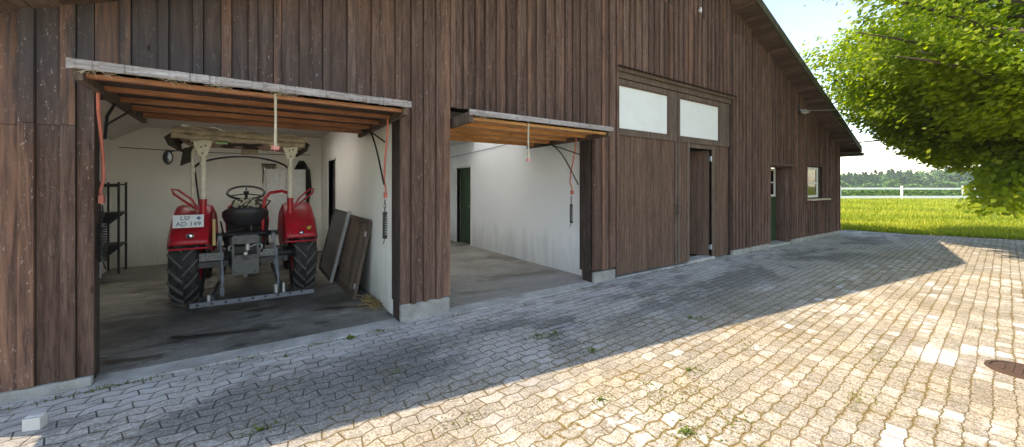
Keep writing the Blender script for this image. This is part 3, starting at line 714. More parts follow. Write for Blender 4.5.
# small window
wn = MB()
for a, b, c, d in ((13.72,13.79,1.25,2.17),(14.60,14.67,1.25,2.17),(13.79,14.60,2.10,2.17),(13.79,14.60,1.25,1.32),(13.79,14.60,1.66,1.71)): wn.mm((a,.02,c),(b,.07,d))
wo = bp(wn, 'window', M['white_paint'])
gl = MB(); gl.mm((13.79,.045,1.32),(14.60,.05,2.10)); bp(gl, 'pane', M['glass'], wo)
fi = MB(); fi.tint = (.3,.3,.3); fi.mm((14.67,.03,1.2),(14.95,.1,2.2)); bp(fi, 'filler_board', M['dark_wood'], wo)
sl = MB(); sl.tint = (.8,.4,.4); sl.mm((13.6,-.20,1.17),(15.05,.02,1.215)); bp(sl, 'sill', M['pale_wood'], wo, bevel=.006)
# curtain-like board behind the window glass and inner back partition
ip = MB(); ip.mm((9.6,5.5,0),(9.75,YB,4)); ip.mm((9.6,.22,0),(9.7,2.2,4.5)); bp(ip, 'inner_wall', M['plaster'], split=True)

# lamp on the gable and its wire -------------------------------------------
lamp = empty('wall_lamp', (12.93,-.055,3.70), 'small grey floodlight high on the gable near the roof slope', 'lamp')
q = MB(); q.box((0,-.012,0),(.10,.02,.12)); q.tube([(0,-.02,0),(0,-.12,.03)], .014, 8); q.build('bracket', M['steel'], lamp)
q = MB(); q.prismx([(-.08,.06),(-.24,.035),(-.24,-.015),(-.12,-.05)], -.14, .14); q.build('lamp_housing', M['galv'], lamp, bevel=.01)
q = MB(); q.add([(-.12,-.237,-.018),(.12,-.237,-.018),(.12,-.125,-.051),(-.12,-.125,-.051)], [(0,1,2,3)]); q.build('lens', M['frost'], lamp)
q = MB(); A = Vector((13.0,-.15,3.74)); B = Vector((17.0,-4.2,4.6)); pts = [A.lerp(B, k/16) - Vector((0,0,.28*math.sin(PI*k/16))) for k in range(17)]
q.tube(pts, .006, 6); tag(q.build('cable', M['galv']), 'thin grey cable strung from the gable lamp to the tree', 'cable')
q = MB(); q.cyl((0,0,0),(0,-.07,0),.016); q.cyl((0,-.02,0),(0,-.05,0),.03); q.cyl((0,-.05,-.05),(0,-.05,.05),.02)
tag(q.build('insulator', M['white_paint'], loc=(7.77,-.055,5.27), smooth=True), 'small white porcelain insulator high on the boards above the big door', 'insulator')

# ------------------------------------------------------------------ tractor
tr = empty('tractor', (-.01, 2.25, 0), 'old red tractor seen from behind, parked in the left garage under a khaki canopy', 'tractor')
def tp(mb, name, mat, parent=None, **k): return mb.build(name, mat, parent or tr, **k)
# rear wheels (local coords, wheel built at origin)
def rear_wheel(sx):
    R, W = .585, .15
    prof = [(-W*.7,.30),(-W*.92,.34),(-W,.42),(-W*.97,.50),(-W*.82,.56),(-W*.5,R-.012),(0,R),(W*.5,R-.012),(W*.82,.56),(W*.97,.50),(W,.42),(W*.92,.34),(W*.7,.30)]
    ty = MB(); ty.lathe(prof, (0,0,0), 'x', 48)
    n = 20
    for k in range(n):
        for s in (-1, 1):
            a0 = 2*PI*(k + (.5 if s > 0 else 0))/n
            pts = []
            for u in (0.0, .35, .7, 1.0):               # bar from the centre line slanting to the shoulder
                xx = s*(.005 + u*(W-.008)); a = a0 + u*.30; rr = R + .020 - max(0, u-.55)*.09
                pts.append((xx, a, rr))
            da = .036
            vs = []
            for xx, a, rr in pts:
                for dr, dd in ((-.045, -da), (-.045, da), (.012, da*.62), (.012, -da*.62)):
                    r = rr+dr; vs.append((xx, r*math.sin(a+dd), r*math.cos(a+dd)))
            fs = [(0,1,2,3), tuple(12+i for i in (3,2,1,0))]
            for i in range(3):
                for j in range(4): fs.append((i*4+j, i*4+(j+1)%4, (i+1)*4+(j+1)%4, (i+1)*4+j))
            ty.m = 1; ty.add(vs, fs); ty.m = 0
    wh = tp(ty, 'rear_wheel', [M['rubber'], M['lug']], smooth=True); wh.location = (sx*.675, 0, .60)
    rm = MB(); rm.lathe([(-.12,.31),(-.13,.29),(-.02,.25),(0,.12),(-.03,.0)], (0,0,0), 'x', 40); rm.lathe([(.12,.31),(.13,.29),(.05,.24),(.03,.14),(.06,.12),(.06,0)], (0,0,0), 'x', 40)
    for k in range(6):
        a = k*PI/3; rm.cyl((-.04*1,.17*math.cos(a),.17*math.sin(a)),(.06,.17*math.cos(a),.17*math.sin(a)),.014, n=8)
    tp(rm, 'rim', M['red'], wh, smooth=True)
    return wh
rear_wheel(-1); rear_wheel(1)
for sx in (-1, 1):                                      # front wheels
    ty = MB(); ty.lathe([(-.05,.2),(-.08,.26),(-.07,.33),(-.03,.36),(0,.352),(.03,.36),(.07,.33),(.08,.26),(.05,.2)], (0,0,0), 'x', 36)
    wh = tp(ty, 'front_wheel', M['rubber'], smooth=True); wh.location = (sx*.62, 1.85, .36)
    rm = MB(); rm.lathe([(-.05,.205),(-.02,.17),(0,.08),(.02,0)], (0,0,0), 'x', 28); tp(rm, 'rim', M['red'], wh, smooth=True)
# fenders
def fender(sx):
    c0 = (.385, .81); cen = (0, .60); R = .735; f = MB(); na, nw = 30, 12; vs = []
    for i in range(na+1):
        t = i/na; a = math.radians(23 + t*130)          # measured from straight back, over the top
        for j in range(nw+1):
            u = j/nw; x = c0[0] + (c0[1]-c0[0])*u; e = abs(2*u-1); rr = R + .01 - .08*e**8 - (.0 if 0 < j < nw else .05)
            y = -rr*math.cos(a); z = cen[1] + rr*math.sin(a)
            if a < math.radians(58):                    # rear face flatter and steeper than the arc
                k = (math.radians(58)-a)/math.radians(40); y = y*(1-k*.0) - .055*math.sin(min(1,k*1.05)*PI*.6)**2
            vs.append((sx*x, y, z))
    fs = [(i*(nw+1)+j, i*(nw+1)+j+1, (i+1)*(nw+1)+j+1, (i+1)*(nw+1)+j) for i in range(na) for j in range(nw)]
    f.add(vs, fs)
    o = tp(f, 'fender', M['red'], smooth=True); s = o.modifiers.new('s', 'SOLIDIFY'); s.thickness = .008; s.offset = 0
    # inner side plate
    sp = MB(); ring = [(-(R-.09)*math.cos(math.radians(a)), .60+(R-.09)*math.sin(math.radians(a))) for a in range(18, 154, 9)]
    ring += [(.25,.72),(-.25,.72)]
    sp.prismx(ring, sx*(c0[0]+.0), sx*(c0[0]+.008)); tp(sp, 'inner_panel', M['red'], o)
    # folded lower lip
    lp = MB(); lp.tube([(sx*(c0[0]+.02),-.675,.835),(sx*(c0[1]-.02),-.675,.835)], .012, 8); tp(lp, 'lip', M['red'], o, smooth=True)
    return o
fL = fender(-1); fR = fender(1)
# licence plate, lamps
pt = MB(); pt.box((0,0,0),(.29,.008,.155)); 
plate = tp(pt, 'licence_plate', M['plate'], fL, bevel=.003); plate.location = (-.60,-.728,1.175); plate.rotation_euler = (math.radians(-12),0,0)
tp2 = lambda s_, sz, x_, z_: text_mesh('lettering', s_, sz, M['ink'], plate, (x_, -.0055, z_), (PI/2,0,0))
tp2('LSF', .068, -.03, .034); tp2('AD 149', .074, 0, -.036)
sl_ = MB(); sl_.cyl((.095,-.004,.034),(.095,-.006,.034),.020); tp(sl_, 'seal', M['seal'], plate)
def lampy(par, x, z, y, r, mat, name):
    q = MB(); q.lathe([(0.01,0),(.01,r*1.25),(-.012,r*1.25),(-.018,r)], (0,0,0), 'y', 20); a = tp(q, 'lamp_bezel', M['chrome'], par, smooth=True); a.location = (x,y,z)
    q = MB(); q.lathe([(-.012,r),(-.026,r*.7),(-.032,0)], (0,0,0), 'y', 20); b = tp(q, name, mat, a, smooth=True)
lampy(fL, -.585, .995, -.735, .030, M['chrome'], 'reflector'); 
lampy(fR, .69, 1.02, -.735, .030, M['amber'], 'indicator'); lampy(fR, .60, .955, -.725, .024, M['chrome'], 'tail_lamp')
st = MB(); st.mm((-.372,-.72,.86),(-.342,-.70,1.19)); tp(st, 'edge_strip', M['wood_strip'], fL)
# roof posts
for sx in (-1, 1):
    q = MB(); q.cyl((sx*.49,-.40,1.42),(sx*.49,-.40,2.12),.034, n=20); p = tp(q, 'roof_post', M['post_white'], smooth=True)
    q = MB(); q.cyl((sx*.49,-.40,.95),(sx*.49,-.40,1.425),.038, n=20); q.cyl((sx*.49,-.40,1.40),(sx*.49,-.40,1.43),.042); tp(q, 'post_socket', M['red'], p, smooth=True)
    q = MB(); q.prism([(sx*.49-.09,2.17),(sx*.49+.09,2.17),(sx*.49+.09,2.13),(sx*.49+.035,1.98),(sx*.49-.035,1.98),(sx*.49-.09,2.13)][::1], -.445, -.435)
    q.prism([(sx*.49-.12,2.19),(sx*.49+.11,2.19),(sx*.49+.11,2.165),(sx*.49-.12,2.165)], -.455, -.40); tp(q, 'bracket', M['post_white'], p)
    q = MB()
    for dx, z in ((-.015,2.10),(.0,2.02),(.03,2.12)): q.cyl((sx*.49+dx,-.447,z),(sx*.49+dx,-.455,z),.010, n=8)
    tp(q, 'bolt', M['black'], p, split=True)
    q = MB(); q.cyl((sx*.36,-.42,2.165),(sx*.23,-.42,2.165),.020, n=12); tp(q, 'wrapped_stub', M['greentape'] if sx < 0 else M['yellow'], p, smooth=True)
q = MB(); q.tube([(-.60,-.30,1.30),(-.60,-.30,1.62),(-.60,-.30,2.02),(-.585,-.31,2.08),(-.55,-.33,2.12),(-.50,-.36,2.13)], .02, 10); ps = tp(q, 'side_strut', M['post_white'], smooth=True)
q = MB(); q.cyl((-.60,-.30,1.28),(-.60,-.30,1.46),.027); q.cyl((-.60,-.30,1.78),(-.60,-.30,1.83),.026); tp(q, 'strut_sleeve', M['post_white'], ps, smooth=True)
# canopy: folded canvas roof with sagging, rolled look
cv = MB(); nx, nth = 40, 18; vs = []
for i in range(nx+1):
    u = i/nx; x = -.76 + 1.44*u
    endf = min(1, (1-abs(2*u-1))*7+.35)
    zc = 2.275 - .05*u; hh = (.095 + .02*math.sin(u*9) + .012*math.sin(u*31))*endf; dd = .48*(.75+.25*endf)
    for j in range(nth):
        a = 2*PI*j/nth; ca, sa = math.cos(a), math.sin(a)
        y = -.02 + dd*math.copysign(abs(ca)**.6, ca); z = zc + hh*math.copysign(abs(sa)**.7, sa) + .012*math.sin(j*2.3+u*22)
        vs.append((x + .02*math.sin(j*1.7), y, z))
fs = [(i*nth+j, i*nth+(j+1)%nth, (i+1)*nth+(j+1)%nth, (i+1)*nth+j) for i in range(nx) for j in range(nth)] + [tuple(range(nth)), tuple(nx*nth+j for j in range(nth))]
cv.add(vs, fs); can = tp(cv, 'canopy', M['tarp'], smooth=True)
q = MB()                                                # rolled canvas along the rear edge
for k, (zz_, r, yy) in enumerate(((2.29,.045,-.50),(2.225,.035,-.53),(2.33,.03,-.44))):
    pts = [(-.78+1.44*i/24, yy+.01*math.sin(i*1.1+k), zz_+.008*math.sin(i*.8+k*2)-.045*i/24) for i in range(25)]
    q.tube(pts, r, 8, rs=[r*(1+.25*math.sin(i*1.9+k)) for i in range(25)])
tp(q, 'rolled_edge', M['tarp'], can, smooth=True)
q = MB()                                                # bunched flaps at both ends
for s, x0 in ((-1,-.77),(1,.64)):
    for k in range(7):
        yy = -.45+k*.12; q.tube([(x0,yy,2.24-.02*(s>0)),(x0+s*.05,yy-.02,2.19),(x0+s*.03,yy,2.12),(x0-s*.02,yy+.01,2.07+.02*(k%2))], .03, 7, rs=[.035,.045,.03,.012])
tp(q, 'flap', M['tarp_dark'], can, smooth=True, split=True)
q = MB(); q.mm((-.66,-.40,2.165),(.60,.42,2.18)); tp(q, 'lining', M['tarp_dark'], can)
q = MB(); q.tube([(-.68+1.24*i/16, .55, 1.86+.20*math.sin(PI*i/16)**.55) for i in range(17)], .016, 8); q.tube([(-.66,.55,1.86),(-.60,.5,1.3)], .012); q.tube([(.55,.55,1.86),(.52,.5,1.3)], .012); tp(q, 'front_bow', M['black'], can, smooth=True)
q = MB(); q.mm((-.10,.45,2.08),(.12,.50,2.17)); tp(q, 'sun_visor', M['tarp'], can)
q = MB(); q.prism([(-.70,2.09),(-.60,2.12),(-.60,1.93),(-.735,1.86)], -.25, -.2); tp(q, 'side_flap', M['tarp_dark'], can)
# mirror
q = MB(); q.tube([(-.62,-.2,2.05),(-.74,-.28,2.06),(-.83,-.32,2.03)], .008, 6); mi = tp(q, 'mirror', M['black'])
q = MB(); q.lathe([(-.0,0),(-.01,.042),(.012,.046),(.02,.03),(.024,0)], (0,0,0), 'y', 24); qq = tp(q, 'mirror_head', M['black'], mi, smooth=True); qq.location = (-.84,-.34,1.96); qq.scale = (1.1,1,2.0)
q = MB(); q.lathe([(-.0145,0),(-.0125,.036)], (0,0,0), 'y', 24); qq = tp(q, 'mirror_glass', M['mirror'], mi, smooth=True); qq.location = (-.84,-.34,1.96); qq.scale = (1.1,1,2.0)
cx = -.035
# seat
q = MB(); vs = []; n = 28; prof = [(0,1.06,.0),(.16,1.065,.0),(.235,1.10,.0),(.262,1.17,.02),(.262,1.225,.035),(.245,1.245,.04),(.22,1.20,.04),(.17,1.15,.02),(0,1.13,.0)]
for r, z, _ in prof:
    for k in range(n):
        a = 2*PI*k/n; back = max(0, -math.sin(a))**.8; zz = z + (.06*back if r > .2 else 0)
        vs.append((cx + r*1.04*math.copysign(abs(math.cos(a))**.8, math.cos(a)), -.12+r*.85*math.sin(a), zz))
q.add(vs, [(i*n+k, i*n+(k+1)%n, (i+1)*n+(k+1)%n, (i+1)*n+k) for i in range(len(prof)-1) for k in range(n)])
se = tp(q, 'seat', M['seat'], smooth=True)
q = MB(); vs = []; nx, nth = 16, 12
for i in range(nx+1):
    u = i/nx; x = cx-.17+.42*u; e = (1-abs(2*u-1)**6)**.5 if 0 < i < nx else .25
    for j in range(nth):
        a = 2*PI*j/nth; vs.append((x, -.02+.06*e*math.cos(a), 1.345+.075*e*math.sin(a)+.006*math.sin(i*1.7)))
q.add(vs, [(i*nth+j, i*nth+(j+1)%nth, (i+1)*nth+(j+1)%nth, (i+1)*nth+j) for i in range(nx) for j in range(nth)]+[tuple(range(nth)), tuple(nx*nth+j for j in range(nth))])
tp(q, 'cushion', M['cushion'], se, smooth=True)
q = MB(); q.bar((cx,-.12,1.07),(cx,.05,.86),.05,.03); q.cyl((cx+.06,-.28,.96),(cx+.06,-.28,1.05),.016); q.bar((cx-.08,-.3,.95),(cx+.12,-.3,.95),.04,.02); tp(q, 'seat_spring', M['steel'], se, split=True)
# steering wheel
q = MB(); tl = math.radians(24); ring = []
for k in range(36):
    a = 2*PI*k/36; ring.append((.235*math.cos(a), .235*math.sin(a)*math.cos(tl), .235*math.sin(a)*math.sin(tl)))
q.tube(ring, .017, 8, closed=True)
for a in (PI/2, PI*7/6, PI*11/6): q.tube([(0,0,-.02),(.235*math.cos(a), .235*math.sin(a)*math.cos(tl), .235*math.sin(a)*math.sin(tl))], .010, 6)
q.cyl((0,-.0,-.03),(0,-.01,.02),.035); sw = tp(q, 'steering_wheel', M['black'], smooth=True); sw.location = (cx,.42,1.50)
q = MB(); q.cyl((0,.0,-.02),(0,.25,-.45),.02); tp(q, 'steering_column', M['black'], sw)
# hood, dash, engine, nose
q = MB(); sec = [(-.27,.80),(-.29,1.05),(-.26,1.27),(-.18,1.35),(0,1.375),(.18,1.35),(.26,1.27),(.29,1.05),(.27,.80)]
q.prism([(cx*.5+a,b) for a,b in sec], .62, 2.15); hd_ = tp(q, 'hood', M['red'], smooth=True, bevel=.015)
q = MB(); q.prism([(cx*.5+a*.94,b*.975+.01) for a,b in sec], .60, .625); tp(q, 'dashboard', M['black'], hd_)
q = MB(); q.mm((-.2,-.1,.42),(.1,2.1,.84)); q.mm((-.30,.2,.62),(.25,.6,.9)); tp(q, 'engine_block', M['black'], bevel=.02)
q = MB(); q.mm((-.42,-.05,.66),(.33,.60,.69)); tp(q, 'footplate', M['steel'])
q = MB(); q.cyl((-.60,1.85,.42),(.60,1.85,.42),.05); tp(q, 'front_axle', M['black'])
# rear housing and hitch
q = MB(); q.cyl((-.56,0,.60),(.56,0,.60),.085, n=20); q.cyl((-.30,0,.60),(.30,0,.60),.13); tp(q, 'rear_axle', M['steel'], smooth=True)
q = MB(); q.mm((cx-.17,-.42,.50),(cx+.17,.1,.80)); q.mm((cx-.20,-.32,.78),(cx+.20,.1,.98)); gb = tp(q, 'gearbox', M['steel'], bevel=.02)
q = MB(); q.mm((cx-.145,-.62,.44),(cx+.145,-.585,.70)); q.mm((cx-.15,-.62,.70),(cx-.12,-.585,.93)); q.mm((cx+.12,-.62,.70),(cx+.15,-.585,.93)); q.mm((cx-.15,-.60,.46),(cx-.125,-.30,.72)); q.mm((cx+.125,-.60,.46),(cx+.15,-.30,.72))
q.prism([(cx-.03,.44),(cx+.03,.44),(cx+.03,.415),(cx,.39),(cx-.03,.415)], -.61, -.59); tp(q, 'hitch_plate', M['cast'], gb, bevel=.005)
q = MB()
for dx, z in ((-.11,.67),(-.04,.69),(.05,.69),(.11,.67),(-.10,.48),(.10,.48)): q.cyl((cx+dx,-.62,z),(cx+dx,-.635,z),.013, n=6)
q.cyl((cx,-.60,.665),(cx,-.635,.665),.04, n=20); tp(q, 'bolt', M['steel'], gb, split=True)
q = MB(); q.cyl((cx,-.45,.905),(cx,-.62,.905),.06); q.prism([(cx-.13,.96),(cx+.13,.96),(cx+.15,.93),(cx+.15,.87),(cx+.08,.845),(cx-.08,.845),(cx-.15,.87),(cx-.15,.93)], -.66, -.60)
q.cyl((cx-.10,-.66,.91),(cx-.10,-.675,.91),.012); q.cyl((cx+.10,-.66,.91),(cx+.10,-.675,.91),.012); tp(q, 'cover', M['cast'], gb, bevel=.006)
q = MB(); q.cyl((cx+.02,-.56,.75),(cx+.02,-.56,.84),.03); q.tube([(cx+.03,-.58,.79),(cx+.10,-.60,.82),(cx+.15,-.60,.84)], .010); q.cyl((cx,-.50,.72),(cx,-.66,.72),.02)
for s in (-1,1):
    q.tube([(cx+s*.145,-.58,.83),(cx+s*.18,-.59,.81),(cx+s*.175,-.59,.765),(cx+s*.145,-.58,.76)], .008, 6)
tp(q, 'tow_pin', M['galv'], gb, smooth=True, split=True)
q = MB(); q.cyl((cx-.36,-.32,.94),(cx+.38,-.32,.94),.035); ls = tp(q, 'lift_shaft', M['black'], gb, smooth=True)
for s, xt, xb in ((-1,-.30,-.27),(1,.27,.32)):
    q = MB(); q.bar((xt*.9+(.0),-.32,.94),(xt,-.66,.98),.035,.05); q.box((xt,-.67,.95),(.05,.05,.08)); arm = tp(q, 'lift_arm', M['black'], bevel=.006)
    q = MB(); q.cyl((xt,-.69,.94),(xb,-.78,.52),.012, n=10); q.box((xt,-.69,.935),(.045,.03,.07)); q.cyl((xt+(xb-xt)*.45,-.72,.62),(xb,-.80,.40),.024, n=12); q.cyl((xb,-.80,.40),(xb,-.84,.24),.014); q.box((xb,-.83,.30),(.04,.04,.10)); tp(q, 'lift_rod', M['blue_steel'], arm, smooth=True)
    q = MB(); q.bar((s*.28,.05,.42),(s*.36,-1.06,.27),.025,.06); q.prism([(s*.36-.05,.22),(s*.36+.05,.22),(s*.36+.02,.33),(s*.36-.02,.33)], -1.12, -1.10); tp(q, 'lower_link', M['steel'], bevel=.004)
q = MB(); q.bar((-.55,-1.16,.25),(.70,-1.16,.235),.022,.055); db = tp(q, 'drawbar', M['blue_steel'], bevel=.004)
q = MB()
for k in range(9): q.cyl((-.48+k*.13,-1.169,.25),(-.48+k*.13,-1.174,.25),.014, n=12)
tp(q, 'drawbar_hole', M['black'], db, split=True)
q = MB(); q.cyl((.28,-1.16,.28),(.28,-1.16,.36),.02); q.cyl((.28,-1.16,.36),(.28,-1.16,.38),.028); q.box((.36,-1.15,.33),(.02,.03,.12)); q.cyl((-.38,-1.16,.28),(-.38,-1.16,.35),.018); tp(q, 'coupling_pin', M['galv'], db, smooth=True, split=True)
for a, b in ((-.52,-.27),(.115,.33)):
    q = MB(); q.mm((a,-.50,.64),(b,-.48,.73)); q.mm((a,-.50,.73),(b,-.35,.738)); tp(q, 'foot_step', M['perf'])
q = MB(); q.mm((-.60,-.47,.55),(-.22,-.42,.62)); q.mm((.10,-.47,.55),(.45,-.42,.62)); tp(q, 'cross_member', M['steel'], split=True)
q = MB(); q.tube([(.16,-.2,.80),(.17,-.2,1.30),(.19,-.2,1.42),(.25,-.2,1.50),(.40,-.25,1.53),(.46,-.3,1.50)], .022, 10); tp(q, 'grab_rail', M['red'], smooth=True)
for s in (-1, 1):
    q = MB(); q.tube([(s*.53,-.38,1.28),(s*.60,-.36,1.42),(s*.74,-.36,1.55),(s*.80,-.36,1.56),(s*.78,-.36,1.50),(s*.62,-.40,1.36),(s*.55,-.42,1.30)], .013, 8); tp(q, 'fender_handle', M['red'], smooth=True)
q = MB(); q.tube([(cx-.28,-.25,1.12),(cx-.26,-.1,.95)], .01); q.tube([(cx+.24,-.05,1.40),(cx+.30,.0,1.38),(cx+.18,.1,1.2)], .010); q.tube([(-.30,-.2,1.0),(-.28,-.4,.9),(-.22,-.5,.7)], .008); q.tube([(.2,-.3,1.05),(.22,-.45,.9),(.14,-.5,.7)], .012); tp(q, 'hose', M['black'], smooth=True, split=True)
q = MB(); q.tube([(-.34,-.30,.88),(-.30,-.36,.60),(-.31,-.4,.35)], .006); q.tube([(.37,-.45,.82),(.40,-.5,.6),(.35,-.6,.45)], .006); tp(q, 'check_chain', M['steel'], split=True)

# ------------------------------------------------------------------ things in the left garage
cab = empty('cabinet', (.69, GY-.17, 0.012), 'tall white metal cabinet against the back wall behind the tractor', 'cabinet')
q = MB(); q.mm((-.39,-.14,0),(.39,.15,1.97)); q.build('body', M['cabinet'], cab, bevel=.008)
for s in (-1, 1):
    q = MB(); q.mm((min(s*.38,s*.006),-.165,.06),(max(s*.38,s*.006),-.142,1.93))
    for z in (.7, 1.38): q.mm((min(s*.36,s*.03),-.172,z),(max(s*.36,s*.03),-.165,z+.012))
    dr = q.build('door', M['cabinet'], cab, bevel=.004)
q = MB(); q.tube([(-.03,-.17,1.0),(-.03,-.20,1.0),(-.03,-.20,1.12),(-.03,-.17,1.12)], .006, 6); q.build('handle', M['black'], cab)
q = MB(); q.mm((-.42,-.15,0),(-.395,.1,2.0)); q.build('edge_rail', M['white_paint'], cab)

sh = empty('shelf_rack', (-1.95, 5.2, .012), 'black metal shelf rack in the left back corner of the garage', 'shelf')
for x_ in (0, -.24):
    for y_ in (0, .5):
        q = MB(); q.mm((x_-.015,y_-.015,0),(x_+.015,y_+.015,1.66)); q.build('upright', M['black'], sh)
for z in (1.60, 1.08, .50):
    q = MB(); q.mm((-.24,0,z),(.015,.5,z+.03)); q.mm((-.24,-.016,z-.03),(.0,-.01,z+.03))
    if z < 1.5: q.prism([(-.24,z-.001),(.0,z-.001),(-.24,z-.24)], .1, .14); q.prism([(-.24,z-.001),(.0,z-.001),(-.24,z-.24)], .40, .44)
    q.build('shelf', M['black'], sh)
cn = empty('metal_canister', (-1.10, .28, .80), 'slim grey metal canister hanging just inside the left door post', 'canister')
q = MB(); q.lathe([(0,0),(0,.03),(.28,.038),(.30,.038),(.30,.03),(.30,0)], (0,0,0), 'z', 24); q.build('body', M['galv'], cn, smooth=True)
q = MB(); q.tube([(-.03,0,.30),(-.02,0,.38),(.02,0,.38),(.03,0,.30)], .005, 6); q.build('handle', M['steel'], cn)
# door panel leaning: plank gate and dark wire panel
def lean(name, y0, y1, hgt, label, mat, xb, xt=1.44):
    e = empty(name, (0,0,0), label, 'panel', 'panels leaning on the garage wall')
    tiltv = Vector((xt-xb, 0, math.sqrt(max(.01, hgt**2-(xt-xb)**2)))).normalized(); nrm = Vector((-tiltv.z, 0, tiltv.x))
    o = Vector((xb, y0, .014)); W = y1-y0
    e.location = o
    def P(v, u, n): return tiltv*v + Vector((0,u,0)) + nrm*n
    def slab(mb, v0, v1, u0, u1, n0, n1):
        vs = [P(v,u,n) for n in (n0,n1) for v,u in ((v0,u0),(v1,u0),(v1,u1),(v0,u1))]
        mb.add(vs, [(0,3,2,1),(4,5,6,7),(0,1,5,4),(1,2,6,5),(2,3,7,6),(3,0,4,7)])
    return e, slab, W
e, slab, W = lean('plank_panel', 1.15, 2.36, 1.10, 'worn wooden plank panel leaning on the white wall, nearer the garage mouth', None, 1.22)
for k in range(9):
    q = MB() if k == 0 else q; q.tint = (random.random(), random.random(), .4); slab(q, .0, 1.10, W*k/9+.002, W*(k+1)/9-.002, .0, .022)
q.build('planks', M['grey_wood'], e)
q = MB(); q.tint = (.35,.5,.4)
slab(q, 0, 1.12, -.02, .05, .022, .05); slab(q, 0, 1.12, W-.06, W, .022, .05); slab(q, 1.05, 1.12, .05, W-.06, .022, .049); slab(q, 0, .07, .05, W-.06, .022, .049)
q.build('frame', M['trim_wood'], e)
q = MB(); slab(q, .15, .22, -.03, .03, .05, .065); slab(q, .88, .95, -.03, .03, .05, .065); q.build('hinge', M['galv'], e, split=True)
e, slab, W = lean('wire_panel', 2.42, 3.75, 1.16, 'dark wire-mesh panel with a bright metal edge leaning behind the plank panel', None, 1.12, 1.40)
q = MB(); slab(q, 0, 1.16, 0, W, 0, .014); q.build('mesh', M['wire'], e)
q = MB(); slab(q, -.0, 1.2, -.07, .0, .0, .045); q.build('metal_edge', M['galv'], e)
q = MB(); slab(q, 1.13, 1.17, 0, W, .014, .03); slab(q, 0, .04, 0, W, .014, .03); slab(q, 0, 1.17, W-.03, W, .014, .03); q.build('frame', M['black'], e)
# hanging black harness and brown ropes on the back wall
q = MB()
for k in range(40):
    a = random.uniform(-.15,.15); top = 2.18-abs(a)*1.4; ln = random.uniform(.3,.95)
    q.tube([(a*.3,-.02,2.2),(a,-.05-random.random()*.05,top),(a*1.1+.02,-.05,top-ln*.5),(a*.8+.03+random.uniform(-.02,.05),-.04,top-ln)], .02, 6, rs=[.01,.028,.03,.008])
q.tube([(.06,-.03,1.9),(.13,-.03,1.5),(.17,-.03,1.05)], .010, 6)
har = tag(q.build('harness', M['black'], loc=(1.02,GY-.02,0), smooth=True), 'black leather harness hanging on the back wall beside the right roof post', 'harness')
q = MB()
for k in range(9):
    a = -.12+k*.03; ln = random.uniform(.2,.55); q.tube([(a,-.02,2.1),(a+.01,-.04,2.1-ln*.5),(a,-.03,2.1-ln)], .009, 5)
q.tube([(-.15,-.02,2.1),(.15,-.02,2.1)], .012, 6)
tag(q.build('rope_bundle', M['rust'], loc=(.36,GY-.02,0), smooth=True), 'bundle of brown ropes hanging above the white cabinet', 'rope')
q = MB(); pts = [(XL+.3+3.3*k/12, GY-.02, 2.35-.03*math.sin(PI*k/12)) for k in range(13)]; q.tube(pts, .007, 5); tag(q.build('cable', M['black']), 'black cable running along the back wall behind the tractor', 'cable')
q = MB(); q.tube([(4.83,.9,2.62),(4.83,3,2.54),(4.83,5.9,2.42)], .006, 5); tag(q.build('cable', M['black']), 'thin cable running under the ceiling of the empty garage', 'cable')
# straw
q = MB()
for k in range(260):
    a = Vector((1.38+random.gauss(0,.07), .85+random.gauss(0,.16), .02+abs(random.gauss(0,.02)))); a.x = min(a.x, 1.43)
    b = a + Vector((random.uniform(-.09,.03), random.uniform(-.09,.09), random.uniform(-.005,.03))); q.tube([a,b], .0028, 3)
tag(q.build('straw', M['straw']), 'small heap of straw at the foot of the white wall', 'straw', kind='stuff')

# ------------------------------------------------------------------ yard things
mh = empty('manhole_cover', (5.49,-4.245,.0), 'round rusty manhole cover set in the sunlit pavers', 'manhole cover')
q = MB(); q.lathe([(0,0),(.012,0),(.012,.235),(.006,.245),(.0,.245)], (0,0,0), 'z', 40)
for k in range(5):
    y_ = -.14+k*.07; hw = math.sqrt(.2**2-y_**2)*.95; q.mm((-hw,y_-.012,.012),(hw,y_+.012,.018))
q.build('lid', M['rust'], mh); mh.scale = (.7,.7,1)
q = MB(); q.lathe([(0,.25),(.014,.252),(.014,.29),(0,.295)], (0,0,0), 'z', 40); q.build('ring', M['rust'], mh)
q = MB(); q.mm((-.045,-.03,0),(.045,.03,.08))
q.mm((-.045,-.008,.08),(.045,.03,.086))
o = tag(q.build('concrete_block', M['rubble'], loc=(-1.17,-.635,.002), bevel=.004), 'small white block standing on the shaded pavers by the left boards', 'block'); o.rotation_euler = (0,0,-.3)

